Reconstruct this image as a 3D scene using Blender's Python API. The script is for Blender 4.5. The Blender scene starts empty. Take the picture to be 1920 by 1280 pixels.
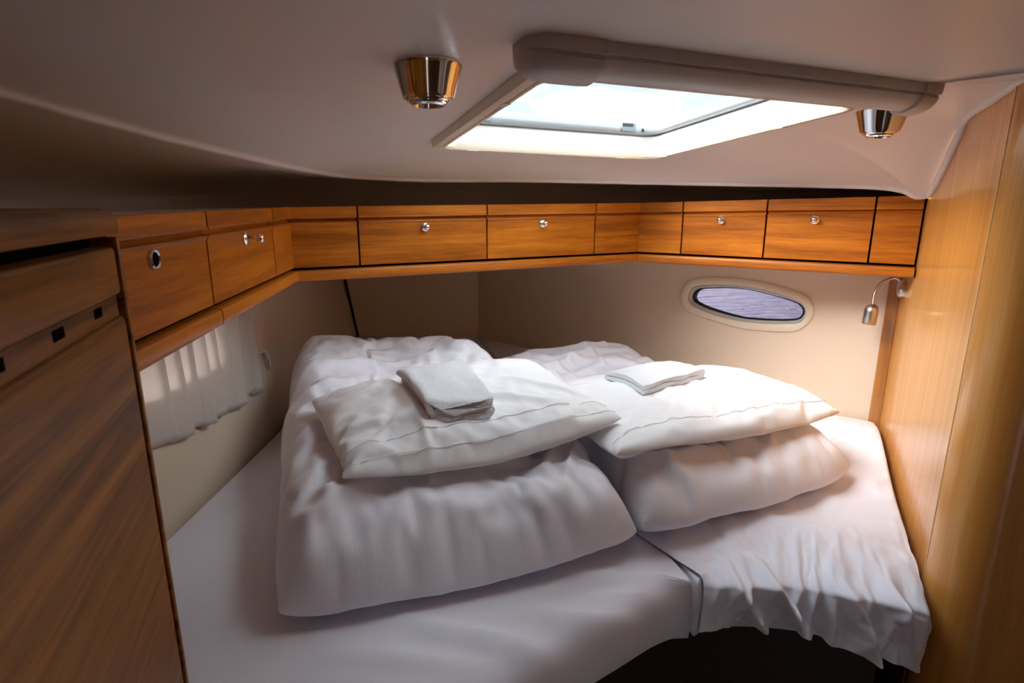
import bpy, bmesh, math, random
from math import sin, cos, pi, radians, sqrt, atan2, tan, exp
from mathutils import Vector, Matrix
random.seed(7)
SC = bpy.context.scene
COL = SC.collection
# ---------------------------------------------------------------- camera (metres; the lens is the origin, +y is ahead)
FPX = 1067.0; PITCH = radians(13.44)
cam_d = bpy.data.cameras.new('camera'); cam_d.sensor_width = 36.0; cam_d.lens = FPX / 1920 * 36
cam_d.clip_start = 0.02; cam_d.clip_end = 500
cam_d.dof.use_dof = True; cam_d.dof.focus_distance = 1.5; cam_d.dof.aperture_fstop = 9.0
cam = bpy.data.objects.new('camera', cam_d); COL.objects.link(cam)
cam.location = (0, 0, 0); cam.rotation_euler = (pi / 2 - PITCH, 0, 0)
SC.camera = cam
# ---------------------------------------------------------------- world: bright broken cloud
SKY = 10.0
w = bpy.data.worlds.new('World'); SC.world = w; w.use_nodes = True
nt = w.node_tree; nt.nodes.clear()
wo = nt.nodes.new('ShaderNodeOutputWorld'); bg = nt.nodes.new('ShaderNodeBackground')
tc = nt.nodes.new('ShaderNodeTexCoord'); mp = nt.nodes.new('ShaderNodeMapping'); mp.inputs['Scale'].default_value = (1.6, 1.6, 4.2)
mp.inputs['Location'].default_value = (0.35, 0.2, 0.1)
nz = nt.nodes.new('ShaderNodeTexNoise'); nz.inputs['Scale'].default_value = 1.5; nz.inputs['Detail'].default_value = 5; nz.inputs['Roughness'].default_value = 0.5
rp = nt.nodes.new('ShaderNodeValToRGB')
rp.color_ramp.elements[0].position = 0.43; rp.color_ramp.elements[0].color = (0.098, 0.112, 0.118, 1)
rp.color_ramp.elements[1].position = 0.56; rp.color_ramp.elements[1].color = (0.86, 0.94, 1.0, 1)
nt.links.new(tc.outputs['Generated'], mp.inputs['Vector']); nt.links.new(mp.outputs['Vector'], nz.inputs['Vector'])
nt.links.new(nz.outputs['Fac'], rp.inputs['Fac']); nt.links.new(rp.outputs['Color'], bg.inputs['Color'])
bg.inputs['Strength'].default_value = SKY
nt.links.new(bg.outputs['Background'], wo.inputs['Surface'])
# ---------------------------------------------------------------- sun veiled by thin cloud, low on the left
sun_d = bpy.data.lights.new('sun', 'SUN'); sun_d.energy = 14.5; sun_d.angle = radians(50); sun_d.color = (1.0, 0.96, 0.91)
sun = bpy.data.objects.new('sun', sun_d); COL.objects.link(sun); sun.location = (-6, -2, 6)
sun.rotation_euler = Vector((0.80, 0.30, -0.62)).to_track_quat('-Z', 'Y').to_euler()
# ---------------------------------------------------------------- exposure
vs = SC.view_settings
vs.view_transform = 'Standard'; vs.look = 'None'; vs.gamma = 1.0; vs.use_curve_mapping = False
vs.exposure = -0.12
SC.cycles.max_bounces = 10; SC.cycles.diffuse_bounces = 6; SC.cycles.glossy_bounces = 4; SC.cycles.transparent_max_bounces = 12
SC.cycles.sample_clamp_indirect = 12; SC.cycles.use_adaptive_sampling = True; SC.cycles.adaptive_threshold = 0.025

# ================================================================ helpers
CF = Vector((0, cos(PITCH), -sin(PITCH))); CU = Vector((0, sin(PITCH), cos(PITCH)))
def ray(u, v): return CF + Vector((1, 0, 0)) * ((u - 960) / FPX) + CU * ((640 - v) / FPX)
def at_t(u, v, t): return ray(u, v) * t
def at_z(u, v, z): d = ray(u, v); return d * (z / d.z)
def at_plane(u, v, n, c):                       # plan-vertical plane n.x*x + n.y*y = c
    d = ray(u, v); return d * (c / (n[0] * d.x + n[1] * d.y))
def lerp(a, b, t): return a + (b - a) * t

def link(o, parent=None):
    COL.objects.link(o)
    if parent is not None: o.parent = parent
    return o
def mesh(name, verts, faces, mat, parent=None, smooth=False, bevel=0, seg=2, sub=0, fix=True, angle=40):
    me = bpy.data.meshes.new(name)
    me.from_pydata([tuple(v) for v in verts], [], [tuple(f) for f in faces])
    if fix:
        bm = bmesh.new(); bm.from_mesh(me)
        bmesh.ops.remove_doubles(bm, verts=bm.verts, dist=1e-5)
        bmesh.ops.recalc_face_normals(bm, faces=bm.faces)
        bm.to_mesh(me); bm.free()
    if mat is not None: me.materials.append(mat)
    if smooth:
        me.polygons.foreach_set('use_smooth', [True] * len(me.polygons))
        if angle < 180:
            try: me.set_sharp_from_angle(angle=radians(angle))
            except Exception: pass
    o = link(bpy.data.objects.new(name, me), parent)
    if bevel:
        m = o.modifiers.new('bevel', 'BEVEL'); m.width = bevel; m.segments = seg; m.limit_method = 'ANGLE'; m.angle_limit = radians(35)
        m.harden_normals = False
        me.polygons.foreach_set('use_smooth', [True] * len(me.polygons))
        try: me.set_sharp_from_angle(angle=radians(60))
        except Exception: pass
    if sub:
        m = o.modifiers.new('sub', 'SUBSURF'); m.levels = sub; m.render_levels = sub
    return o
def empty(name, loc, rz=0, label=None, cat=None, group=None):
    o = bpy.data.objects.new(name, None); COL.objects.link(o); o.location = loc; o.rotation_euler = (0, 0, rz)
    o.empty_display_size = 0.05
    tag(o, label, cat, group); return o
def tag(o, label=None, cat=None, group=None, kind=None):
    if label: o['label'] = label
    if cat: o['category'] = cat
    if group: o['group'] = group
    if kind: o['kind'] = kind
    return o
def struct(o, label=None): o['kind'] = 'structure'; return tag(o, label)
def loft(rings, closed=True, cap0=False, cap1=False):
    V = []; F = []; n = len(rings[0])
    for r in rings: V += [tuple(p) for p in r]
    for i in range(len(rings) - 1):
        for j in range(n if closed else n - 1):
            k = (j + 1) % n
            F.append((i * n + j, i * n + k, (i + 1) * n + k, (i + 1) * n + j))
    if cap0: F.append(tuple(range(n)))
    if cap1: F.append(tuple((len(rings) - 1) * n + j for j in range(n))[::-1])
    return V, F
def prism(profile, x0, x1, m0=0, m1=0):
    """profile: list of (y, z) extruded along local x; the end faces may be mitred (x + m*y)"""
    a = [(x0 + m0 * y, y, z) for y, z in profile]; b = [(x1 + m1 * y, y, z) for y, z in profile]
    return loft([a, b], True, True, True)
def box(x0, x1, y0, y1, z0, z1):
    return prism([(y0, z0), (y1, z0), (y1, z1), (y0, z1)], x0, x1)
def poly_prism(plan, z0, z1):
    return loft([[(p[0], p[1], z0) for p in plan], [(p[0], p[1], z1) for p in plan]], True, True, True)
def lathe(profile, n=32):
    """profile: list of (r, z) about local z"""
    rings = [[(r * cos(2 * pi * j / n), r * sin(2 * pi * j / n), z) for j in range(n)] for r, z in profile]
    return loft(rings, True, True, True)
def orient(VF, M): return [M @ Vector(v) for v in VF[0]], VF[1]
def frame(origin, z_axis, x_hint=Vector((0, 0, 1))):
    z = Vector(z_axis).normalized(); x = (x_hint - z * x_hint.dot(z))
    if x.length < 1e-4: x = Vector((1, 0, 0)) - z * z.x
    x.normalize(); y = z.cross(x)
    return Matrix(((x.x, y.x, z.x, origin[0]), (x.y, y.y, z.y, origin[1]), (x.z, y.z, z.z, origin[2]), (0, 0, 0, 1)))
def tube(path, r, n=10, caps=True):
    P = [Vector(p) for p in path]; rings = []; up = None
    for i, p in enumerate(P):
        t = (P[min(i + 1, len(P) - 1)] - P[max(i - 1, 0)]).normalized()
        if up is None:
            up = Vector((0, 0, 1)) if abs(t.z) < 0.9 else Vector((1, 0, 0))
        x = (up - t * up.dot(t)).normalized(); y = t.cross(x); up = x
        rr = r[i] if isinstance(r, (list, tuple)) else r
        rings.append([p + x * rr * cos(2 * pi * j / n) + y * rr * sin(2 * pi * j / n) for j in range(n)])
    return loft(rings, True, caps, caps)
def join(*vfs):
    V = []; F = []
    for v, f in vfs:
        b = len(V); V += [tuple(p) for p in v]; F += [tuple(i + b for i in q) for q in f]
    return V, F
def catmull(P, n, closed=True):
    P = [Vector(p) for p in P]; out = []; N = len(P)
    segs = N if closed else N - 1
    for i in range(segs):
        if closed: a, b, c, d = P[(i - 1) % N], P[i], P[(i + 1) % N], P[(i + 2) % N]
        else: a, b, c, d = P[max(i - 1, 0)], P[i], P[i + 1], P[min(i + 2, N - 1)]
        for k in range(n):
            t = k / n
            out.append(0.5 * ((2 * b) + (c - a) * t + (2 * a - 5 * b + 4 * c - d) * t * t + (3 * b - a - 3 * c + d) * t ** 3))
    if not closed: out.append(P[-1])
    return out
def resample(P, n, closed=False):
    P = [Vector(p) for p in P]; Q = P + [P[0]] if closed else P
    L = [0]
    for i in range(1, len(Q)): L.append(L[-1] + (Q[i] - Q[i - 1]).length)
    out = []; m = n if closed else n - 1; i = 0
    for k in range(n):
        s = L[-1] * k / m
        while i < len(Q) - 2 and L[i + 1] < s: i += 1
        t = (s - L[i]) / max(L[i + 1] - L[i], 1e-9); out.append(Q[i].lerp(Q[i + 1], min(1, t)))
    return out
def by_angle(poly, c, n, a0=0.0):
    """points where n rays from c cross a closed 2-D polygon"""
    out = []
    for k in range(n):
        a = a0 + 2 * pi * k / n; dx, dy = cos(a), sin(a); best = None
        for i in range(len(poly)):
            p, q = poly[i], poly[(i + 1) % len(poly)]
            px, py = p[0] - c[0], p[1] - c[1]; ex, ey = q[0] - p[0], q[1] - p[1]
            den = dx * ey - dy * ex
            if abs(den) < 1e-12: continue
            t = (px * ey - py * ex) / den; s = (px * dy - py * dx) / den
            if t > 0 and -1e-6 <= s <= 1 + 1e-6 and (best is None or t < best): best = t
        out.append(Vector((c[0] + dx * best, c[1] + dy * best)))
    return out
def rounded_poly(P, r, n=6, inset=0.0):
    """2-D convex polygon, inset and with rounded corners"""
    P = [Vector((p[0], p[1])) for p in P]; N = len(P)
    area = sum(P[i].x * P[(i + 1) % N].y - P[(i + 1) % N].x * P[i].y for i in range(N))
    sg = 1 if area > 0 else -1
    if inset:
        lines = []
        for i in range(N):
            d = (P[(i + 1) % N] - P[i]).normalized(); nrm = Vector((-d.y, d.x)) * sg
            lines.append((P[i] + nrm * inset, d))
        Q = []
        for i in range(N):
            p, d = lines[i - 1]; q, e = lines[i]
            den = d.x * e.y - d.y * e.x; t = ((q - p).x * e.y - (q - p).y * e.x) / den
            Q.append(p + d * t)
        P = Q
    out = []
    for i in range(N):
        a = (P[i - 1] - P[i]).normalized(); b = (P[(i + 1) % N] - P[i]).normalized()
        half = math.acos(max(-1, min(1, a.dot(b)))) / 2
        rr = max(r, 0.001); k = rr / tan(half); bis = (a + b).normalized(); cen = P[i] + bis * (rr / sin(half))
        s = P[i] + a * k - cen; e = P[i] + b * k - cen
        a0 = atan2(s.y, s.x); a1 = atan2(e.y, e.x); da = (a1 - a0 + pi) % (2 * pi) - pi
        for j in range(n + 1):
            th = a0 + da * j / n; out.append(cen + Vector((cos(th), sin(th))) * rr)
    return out

# ================================================================ materials
def mat_base(name):
    m = bpy.data.materials.new(name); m.use_nodes = True
    return m, m.node_tree, m.node_tree.nodes['Principled BSDF']
def setp(b, **k):
    for key, v in k.items():
        key = key.replace('_', ' ')
        if key in b.inputs: b.inputs[key].default_value = v
def plain(name, col, rough=0.5, metal=0, coat=0, coat_rough=0.1, noise=0.0, nscale=40, bump=0.0, bscale=200, sheen=0):
    m, t, b = mat_base(name)
    setp(b, Base_Color=(*col, 1), Roughness=rough, Metallic=metal, Coat_Weight=coat, Coat_Roughness=coat_rough, Sheen_Weight=sheen)
    c = t.nodes.new('ShaderNodeTexCoord')
    if noise:
        n = t.nodes.new('ShaderNodeTexNoise'); n.inputs['Scale'].default_value = nscale; n.inputs['Detail'].default_value = 4
        r = t.nodes.new('ShaderNodeValToRGB')
        r.color_ramp.elements[0].position = 0.3; r.color_ramp.elements[1].position = 0.7
        r.color_ramp.elements[0].color = (*[x * (1 - noise) for x in col], 1); r.color_ramp.elements[1].color = (*[min(1, x * (1 + noise)) for x in col], 1)
        t.links.new(c.outputs['Object'], n.inputs['Vector']); t.links.new(n.outputs['Fac'], r.inputs['Fac']); t.links.new(r.outputs['Color'], b.inputs['Base Color'])
    if bump:
        n2 = t.nodes.new('ShaderNodeTexNoise'); n2.inputs['Scale'].default_value = bscale; n2.inputs['Detail'].default_value = 3
        bp = t.nodes.new('ShaderNodeBump'); bp.inputs['Strength'].default_value = bump; bp.inputs['Distance'].default_value = 0.002
        t.links.new(c.outputs['Object'], n2.inputs['Vector']); t.links.new(n2.outputs['Fac'], bp.inputs['Height']); t.links.new(bp.outputs['Normal'], b.inputs['Normal'])
    return m
def wood(name, dark, mid, light, scale=(1.2, 16, 16), coat=0.5, rough=0.38, fig=0.5, coat_rough=0.12, spec=0.5):
    """grain runs along the axis with the small scale"""
    m, t, b = mat_base(name); N = t.nodes; L = t.links
    c = N.new('ShaderNodeTexCoord'); oi = N.new('ShaderNodeObjectInfo')
    off = N.new('ShaderNodeVectorMath'); off.operation = 'MULTIPLY_ADD'
    rv = N.new('ShaderNodeCombineXYZ')
    for k in range(3): L.new(oi.outputs['Random'], rv.inputs[k])
    off.inputs[1].default_value = (7.3, 3.1, 5.7)
    L.new(rv.outputs[0], off.inputs[0]); L.new(c.outputs['Object'], off.inputs[2])
    mp = N.new('ShaderNodeMapping'); mp.inputs['Scale'].default_value = scale; L.new(off.outputs[0], mp.inputs['Vector'])
    n1 = N.new('ShaderNodeTexNoise'); n1.inputs['Scale'].default_value = 1.6; n1.inputs['Detail'].default_value = 3; n1.inputs['Distortion'].default_value = fig
    n2 = N.new('ShaderNodeTexNoise'); n2.inputs['Scale'].default_value = 9; n2.inputs['Detail'].default_value = 5; n2.inputs['Roughness'].default_value = 0.65
    L.new(mp.outputs[0], n1.inputs['Vector']); L.new(mp.outputs[0], n2.inputs['Vector'])
    mx = N.new('ShaderNodeMix'); mx.data_type = 'FLOAT'; mx.inputs[0].default_value = 0.36
    L.new(n1.outputs['Fac'], mx.inputs[2]); L.new(n2.outputs['Fac'], mx.inputs[3])
    r = N.new('ShaderNodeValToRGB'); e = r.color_ramp.elements
    e[0].position = 0.36; e[0].color = (*dark, 1); e[1].position = 0.66; e[1].color = (*light, 1)
    k = e.new(0.5); k.color = (*mid, 1)
    L.new(mx.outputs[0], r.inputs['Fac']); L.new(r.outputs['Color'], b.inputs['Base Color'])
    bp = N.new('ShaderNodeBump'); bp.inputs['Strength'].default_value = 0.04; bp.inputs['Distance'].default_value = 0.001
    L.new(n2.outputs['Fac'], bp.inputs['Height']); L.new(bp.outputs['Normal'], b.inputs['Normal'])
    setp(b, Roughness=rough, Coat_Weight=coat, Coat_Roughness=coat_rough, Specular_IOR_Level=spec)
    return m
def fabric(name, col, weave=900, bump=0.12, stripe=0, sheen=0.15, trans=0, crease=0):
    m, t, b = mat_base(name); N = t.nodes; L = t.links
    setp(b, Base_Color=(*col, 1), Roughness=0.85, Sheen_Weight=sheen)
    c = N.new('ShaderNodeTexCoord'); n = N.new('ShaderNodeTexNoise'); n.inputs['Scale'].default_value = weave; n.inputs['Detail'].default_value = 2
    n3 = N.new('ShaderNodeTexNoise'); n3.inputs['Scale'].default_value = 28; n3.inputs['Detail'].default_value = 4
    ad = N.new('ShaderNodeMath'); ad.operation = 'MULTIPLY_ADD'; ad.inputs[1].default_value = 0.6
    L.new(c.outputs['Object'], n.inputs['Vector']); L.new(c.outputs['Object'], n3.inputs['Vector'])
    L.new(n3.outputs['Fac'], ad.inputs[0]); L.new(n.outputs['Fac'], ad.inputs[2])
    src = ad
    if stripe:
        wv = N.new('ShaderNodeTexWave'); wv.inputs['Scale'].default_value = stripe; wv.inputs['Distortion'].default_value = 0.3; wv.bands_direction = 'X'
        L.new(c.outputs['UV'], wv.inputs['Vector'])
        a2 = N.new('ShaderNodeMath'); a2.operation = 'MULTIPLY_ADD'; a2.inputs[1].default_value = 0.5
        L.new(wv.outputs['Fac'], a2.inputs[0]); L.new(ad.outputs[0], a2.inputs[2]); src = a2
    bp = N.new('ShaderNodeBump'); bp.inputs['Strength'].default_value = bump; bp.inputs['Distance'].default_value = 0.003
    if crease:                                                               # soft creases of slept-in cotton
        cm = N.new('ShaderNodeMapping'); cm.inputs['Rotation'].default_value = (0, 0, radians(20)); cm.inputs['Scale'].default_value = (1.0, 1.9, 1.3)
        cr = N.new('ShaderNodeTexNoise'); cr.noise_type = 'RIDGED_MULTIFRACTAL'; cr.inputs['Scale'].default_value = 4.2; cr.inputs['Detail'].default_value = 2.5; cr.inputs['Distortion'].default_value = 0.7
        cb = N.new('ShaderNodeBump'); cb.inputs['Strength'].default_value = crease; cb.inputs['Distance'].default_value = 0.012
        L.new(c.outputs['Object'], cm.inputs['Vector']); L.new(cm.outputs[0], cr.inputs['Vector']); L.new(cr.outputs['Fac'], cb.inputs['Height']); L.new(cb.outputs['Normal'], bp.inputs['Normal'])
    L.new(src.outputs[0], bp.inputs['Height']); L.new(bp.outputs['Normal'], b.inputs['Normal'])
    if trans:
        tr = N.new('ShaderNodeBsdfTranslucent'); tr.inputs['Color'].default_value = (*col, 1)
        ms = N.new('ShaderNodeMixShader'); ms.inputs[0].default_value = trans
        L.new(b.outputs[0], ms.inputs[1]); L.new(tr.outputs[0], ms.inputs[2]); L.new(ms.outputs[0], N['Material Output'].inputs['Surface'])
    return m
def clear(name, tint=(1, 1, 1), gloss=0.06):
    m, t, b = mat_base(name); N = t.nodes; L = t.links
    N.remove(b)
    tr = N.new('ShaderNodeBsdfTransparent'); tr.inputs['Color'].default_value = (*tint, 1)
    gl = N.new('ShaderNodeBsdfGlossy'); gl.inputs['Roughness'].default_value = 0.02
    ms = N.new('ShaderNodeMixShader'); ms.inputs[0].default_value = gloss
    L.new(tr.outputs[0], ms.inputs[1]); L.new(gl.outputs[0], ms.inputs[2]); L.new(ms.outputs[0], N['Material Output'].inputs['Surface'])
    return m
M = {}
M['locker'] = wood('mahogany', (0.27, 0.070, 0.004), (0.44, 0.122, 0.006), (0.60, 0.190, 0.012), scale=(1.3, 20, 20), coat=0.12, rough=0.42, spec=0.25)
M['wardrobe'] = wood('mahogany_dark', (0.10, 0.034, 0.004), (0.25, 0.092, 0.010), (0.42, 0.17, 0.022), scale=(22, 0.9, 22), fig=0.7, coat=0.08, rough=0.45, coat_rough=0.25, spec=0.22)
M['bulkhead'] = wood('mahogany_lit', (0.62, 0.26, 0.050), (0.70, 0.31, 0.066), (0.78, 0.38, 0.09), scale=(26, 26, 0.9), coat=0.6, rough=0.34, coat_rough=0.14)  # same wood as the lockers; its brighter lighting is put into the colour
M['trimwood'] = wood('teak_trim', (0.26, 0.095, 0.02), (0.40, 0.15, 0.03), (0.52, 0.21, 0.05), scale=(20, 20, 1.2))
M['carcass'] = plain('carcass_melamine', (0.70, 0.58, 0.45), 0.6)
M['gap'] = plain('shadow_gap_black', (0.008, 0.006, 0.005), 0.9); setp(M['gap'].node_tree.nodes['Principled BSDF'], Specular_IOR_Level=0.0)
M['lining'] = plain('cream_lining', (0.75, 0.60, 0.455), 0.55, noise=0.02, nscale=3, bump=0.03, bscale=400)
M['ceil'] = plain('headliner_gelcoat', (0.80, 0.71, 0.66), 0.32, coat=0.25, coat_rough=0.2, noise=0.02, nscale=2, bump=0.03, bscale=60)
M['soffit'] = plain('soffit_vinyl', (0.76, 0.64, 0.55), 0.5, bump=0.05, bscale=300)
M['upper'] = plain('upper_wall_vinyl', (0.74, 0.60, 0.50), 0.6)
M['cream'] = plain('cream_plastic', (0.78, 0.68, 0.54), 0.35)
M['offwhite'] = plain('offwhite_plastic', (0.66, 0.60, 0.57), 0.35)
M['blindcap'] = plain('offwhite_cap', (0.62, 0.54, 0.50), 0.4)
M['alu'] = plain('painted_aluminium', (0.34, 0.37, 0.39), 0.3, metal=0.2)
M['greyframe'] = plain('grey_frame', (0.55, 0.56, 0.53), 0.35)
M['chrome'] = plain('chrome', (0.86, 0.86, 0.88), 0.06, metal=1)
M['nickel'] = plain('brushed_nickel', (0.62, 0.58, 0.53), 0.3, metal=1)
M['black'] = plain('black_rubber', (0.012, 0.012, 0.014), 0.5)
M['hinge'] = plain('hinge_steel', (0.22, 0.25, 0.27), 0.25, metal=0.9)
M['white'] = plain('white_gelcoat', (0.82, 0.79, 0.74), 0.3)
M['gasket'] = plain('white_gasket', (0.78, 0.72, 0.67), 0.4)
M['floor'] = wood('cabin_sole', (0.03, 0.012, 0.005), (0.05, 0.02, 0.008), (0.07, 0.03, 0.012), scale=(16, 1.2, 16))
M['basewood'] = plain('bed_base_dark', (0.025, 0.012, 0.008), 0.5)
M['sheet'] = fabric('white_sheet', (0.79, 0.79, 0.87), crease=0.16)
M['cotton'] = fabric('white_cotton', (0.83, 0.82, 0.88), stripe=22, bump=0.08, crease=0.34)
M['pillowcase'] = fabric('white_pillowcase', (0.87, 0.86, 0.87), stripe=30, bump=0.07, crease=0.26)
M['terry'] = fabric('white_terry', (0.90, 0.915, 0.95), weave=420, bump=0.9, sheen=0.4)
M['curtain'] = fabric('cream_curtain', (0.86, 0.79, 0.73), trans=0.40)
M['glass'] = clear('clear_acrylic', (0.96, 0.985, 1.0), 0.05)
M['portglass'] = clear('tinted_portlight', (0.25, 0.225, 0.27), 0.05)

# ================================================================ the room shell
TH = radians(20.0)
AX = Vector((-sin(TH), cos(TH), 0)); BX = Vector((cos(TH), sin(TH), 0))     # along / across the boat
FLOOR = -1.5; BED = -0.75
BH_N = (0.900, -0.437); BH_C = 0.3275                                       # right bulkhead plane
BH_D = Vector((0.437, 0.900, 0))
RW_C = 3.075                                                                # hull lining on the right: x + y = RW_C
LW_X = -0.81
CORNER_R = Vector((1.25, 1.825, 0)); BH_END = Vector((0.868, 1.038, 0))
ZW = -0.166                                                                 # top of the lower lining
def ceil_z(x, y): return 0.2413 - 0.0505 * (-0.36 * x + 0.93 * y)
def at_ceil(u, v):
    d = ray(u, v); k = -0.36 * d.x + 0.93 * d.y
    return d * (0.2413 / (d.z + 0.0505 * k))
# floor
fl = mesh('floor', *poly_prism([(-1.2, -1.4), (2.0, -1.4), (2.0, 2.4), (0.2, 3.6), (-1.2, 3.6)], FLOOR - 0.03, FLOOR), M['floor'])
struct(fl, 'dark wooden cabin sole hidden under the berth')

# hatch outline on the sloping headliner
HQ = [at_ceil(803, 268), at_ceil(1228, 291), at_ceil(1655, 180), at_ceil(1008, 106)]
HC = sum(HQ, Vector()) / 4
def hatch_ring(inset, r, dz=0.0, n=6):
    return [Vector((p.x, p.y, ceil_z(p.x, p.y) + dz)) for p in rounded_poly([(q.x, q.y) for q in HQ], r, n, inset)]
hole = hatch_ring(0.012, 0.05)
hole2d = [(p.x, p.y) for p in hole]
# edge of the moulded ceiling pan (E) and where its soffit meets the upper lining (W)
EW = [  # pixel u, v, distance along the ray, W x, y, z
    ((-0.72, -1.2, 0.262), (-1.05, -1.2, 0.10)),
    ((-0.70, -0.30, 0.200), (-1.05, -0.3, 0.06)),
    ((-0.69, 0.40, 0.168), (-1.05, 0.40, 0.045)),
    ((0, 158, 0.76), (-1.05, 0.95, 0.042)),
    ((120, 194, 0.85), (-1.05, 1.06, 0.040)),
    ((200, 217, 0.93), (-1.05, 1.16, 0.040)),
    ((300, 245, 1.05), (-1.05, 1.30, 0.040)),
    ((400, 271, 1.20), (-1.04, 1.45, 0.042)),
    ((470, 288, 1.31), (-1.03, 1.62, 0.050)),
    ((540, 304, 1.43), (-1.00, 1.80, 0.060)),
    ((600, 316, 1.53), (-0.93, 1.96, 0.068)),
    ((660, 325, 1.62), (-0.80, 2.09, 0.075)),
    ((760, 331, 1.72), (-0.55, 2.21, 0.080)),
    ((860, 333, 1.80), (-0.30, 2.29, 0.084)),
    ((950, 333, 1.86), (-0.12, 2.36, 0.086)),
    ((1060, 335, 1.92), (0.12, 2.45, 0.082)),
    ((1200, 338, 1.98), (0.52, 2.49, 0.070)),
    ((1320, 340, 1.90), (0.82, 2.36, 0.052)),
    ((1450, 342, 1.80), (1.08, 2.20, 0.040)),
    ((1560, 344, 1.70), (1.23, 2.09, 0.032)),
    ((1640, 346, 1.62), (1.33, 2.02, 0.028)),
    ((1690, 352, 1.57), (1.34, 1.99, 0.024)),
    ((1716, 364, 1.555), (1.40, 2.02, 0.020)),
    ((1742, 362, 1.54), (1.46, 2.04, 0.018)),
]
EP = []; WP = []
for e, wv in EW:
    EP.append(Vector(e) if abs(e[0]) < 3 and abs(e[1]) < 3 else at_t(*e)); WP.append(Vector(wv))
n_soffit = len(EP)
ER = [at_plane(1752, 338, BH_N, BH_C - 0.006), at_plane(1772, 300, BH_N, BH_C - 0.006), at_plane(1796, 248, BH_N, BH_C - 0.006),
      at_plane(1818, 213, BH_N, BH_C - 0.006), at_plane(1850, 192, BH_N, BH_C - 0.006), at_plane(1910, 152, BH_N, BH_C - 0.006),
      Vector((0.90, 0.93, 0.215)), Vector((1.05, 0.84, 0.22)), Vector((1.9, 0.45, 0.23)), Vector((1.9, -0.4, 0.27)), Vector((1.9, -1.2, 0.30)), Vector((0.6, -1.2, 0.29))]
def densify(P, n):
    out = []
    for i in range(len(P) - 1):
        for k in range(n): out.append(P[i].lerp(P[i + 1], k / n))
    out.append(P[-1]); return out
ND = 3
E1 = catmull(EP, ND, False); W1 = catmull(WP, ND, False)
E_all = E1 + densify([E1[-1]] + ER, 2)[1:] + densify([ER[-1], E1[0]], 4)[1:-1]
hc2 = (HC.x, HC.y)
def hole_pt(p):
    q = by_angle(hole2d, hc2, 1, atan2(p.y - hc2[1], p.x - hc2[0]))[0]
    return Vector((q.x, q.y, ceil_z(q.x, q.y)))
H_all = [hole_pt(p) for p in E_all]
rings = []
NR = 12
for i in range(NR + 1):
    t = i / NR; r = []
    for h, e in zip(H_all, E_all):
        x = lerp(h.x, e.x, t); y = lerp(h.y, e.y, t)
        base = ceil_z(x, y); de = e.z - ceil_z(e.x, e.y)
        r.append(Vector((x, y, base + de * t ** 2.2)))
    rings.append(r)
struct(mesh('ceiling', *loft(rings, True), M['ceil'], smooth=True, angle=180), 'off-white moulded cabin headliner with a square hatch opening')
# rolled lip of the pan and the soffit beyond it
out = [((wv - e) * Vector((1, 1, 0))).normalized() for e, wv in zip(E1, W1)]
lip = [[e + o * dx + Vector((0, 0, dz)) for e, o in zip(E1, out)] for dx, dz in ((0, 0), (0.005, -0.002), (0.009, -0.006), (0.010, -0.010), (0.013, -0.013), (0.019, -0.014))]
struct(mesh('trim_1', *loft(lip, False), M['ceil'], smooth=True, angle=180), 'rolled lower edge of the moulded headliner')
sof = [lip[-1]] + [[a.lerp(b, t) + Vector((0, 0, 0.012 * sin(pi * t))) for a, b in zip(lip[-1], W1)] for t in (0.25, 0.5, 0.75, 1)]
sof.append([wv + o * 0.012 + Vector((0, 0, -0.03)) for wv, o in zip(W1, out)])
struct(mesh('ceiling.001', *loft(sof, False), M['soffit'], smooth=True, angle=180), 'shaded vinyl soffit between headliner lip and hull side')
upw = [[wv + o * 0.012 + Vector((0, 0, -0.03)) for wv, o in zip(W1, out)], [Vector((wv.x, wv.y, ZW - 0.004)) + o * 0.03 for wv, o in zip(W1, out)]]
struct(mesh('wall_upper', *loft(upw, False), M['upper'], smooth=True, angle=180), 'shadowed vinyl hull side above the lockers')

# lower lining: left wall with a window opening, back panel, right wall with the oval portlight
WY0, WY1, WZ0, WZ1 = 1.12, 1.52, -0.435, -0.21
def grid_wall_with_rect(name, x, y0, y1, z0, z1, mat):
    ys = [y0, WY0, WY1, y1]; zs = [z0, WZ0, WZ1, z1]
    V = [(x, y, z) for z in zs for y in ys]; F = []
    for j in range(3):
        for i in range(3):
            if i == 1 and j == 1: continue
            a = j * 4 + i; F.append((a, a + 1, a + 5, a + 4))
    b = len(V)                                                               # reveal of the opening
    V += [(x, WY0, WZ0), (x, WY1, WZ0), (x, WY1, WZ1), (x, WY0, WZ1), (x - 0.03, WY0, WZ0), (x - 0.03, WY1, WZ0), (x - 0.03, WY1, WZ1), (x - 0.03, WY0, WZ1)]
    for k in range(4): F.append((b + k, b + (k + 1) % 4, b + 4 + (k + 1) % 4, b + 4 + k))
    return mesh(name, V, F, mat)
LB = Vector((-0.822, 1.80, 0)); PL = Vector((-0.927, 3.285, 0)); PR = Vector((-0.20, 3.275, 0))
struct(grid_wall_with_rect('wall_left', LW_X, 0.30, 1.80, FLOOR, ZW, M['lining']), 'cream lining behind the curtain on the left')
PLT = Vector((-1.03, 3.285, 0)); PRT = Vector((-0.05, 3.275, 0))
def zmix(a, b, z): t = (z + 0.75) / (ZW + 0.75); return (lerp(a.x, b.x, t), lerp(a.y, b.y, t), z)
rows = []
for z in (FLOOR, -0.75, -0.6, -0.45, -0.3, ZW):
    row = []
    for k in range(9):
        t = k / 8; e = zmix(PL, PLT, max(z, -0.75)); f = t * t * (3 - 2 * t) * 0.3 + t * 0.7
        row.append((lerp(LW_X, e[0] - 0.0, f), lerp(1.80, e[1] + 0.06, t), z))
    rows.append(row)
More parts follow.
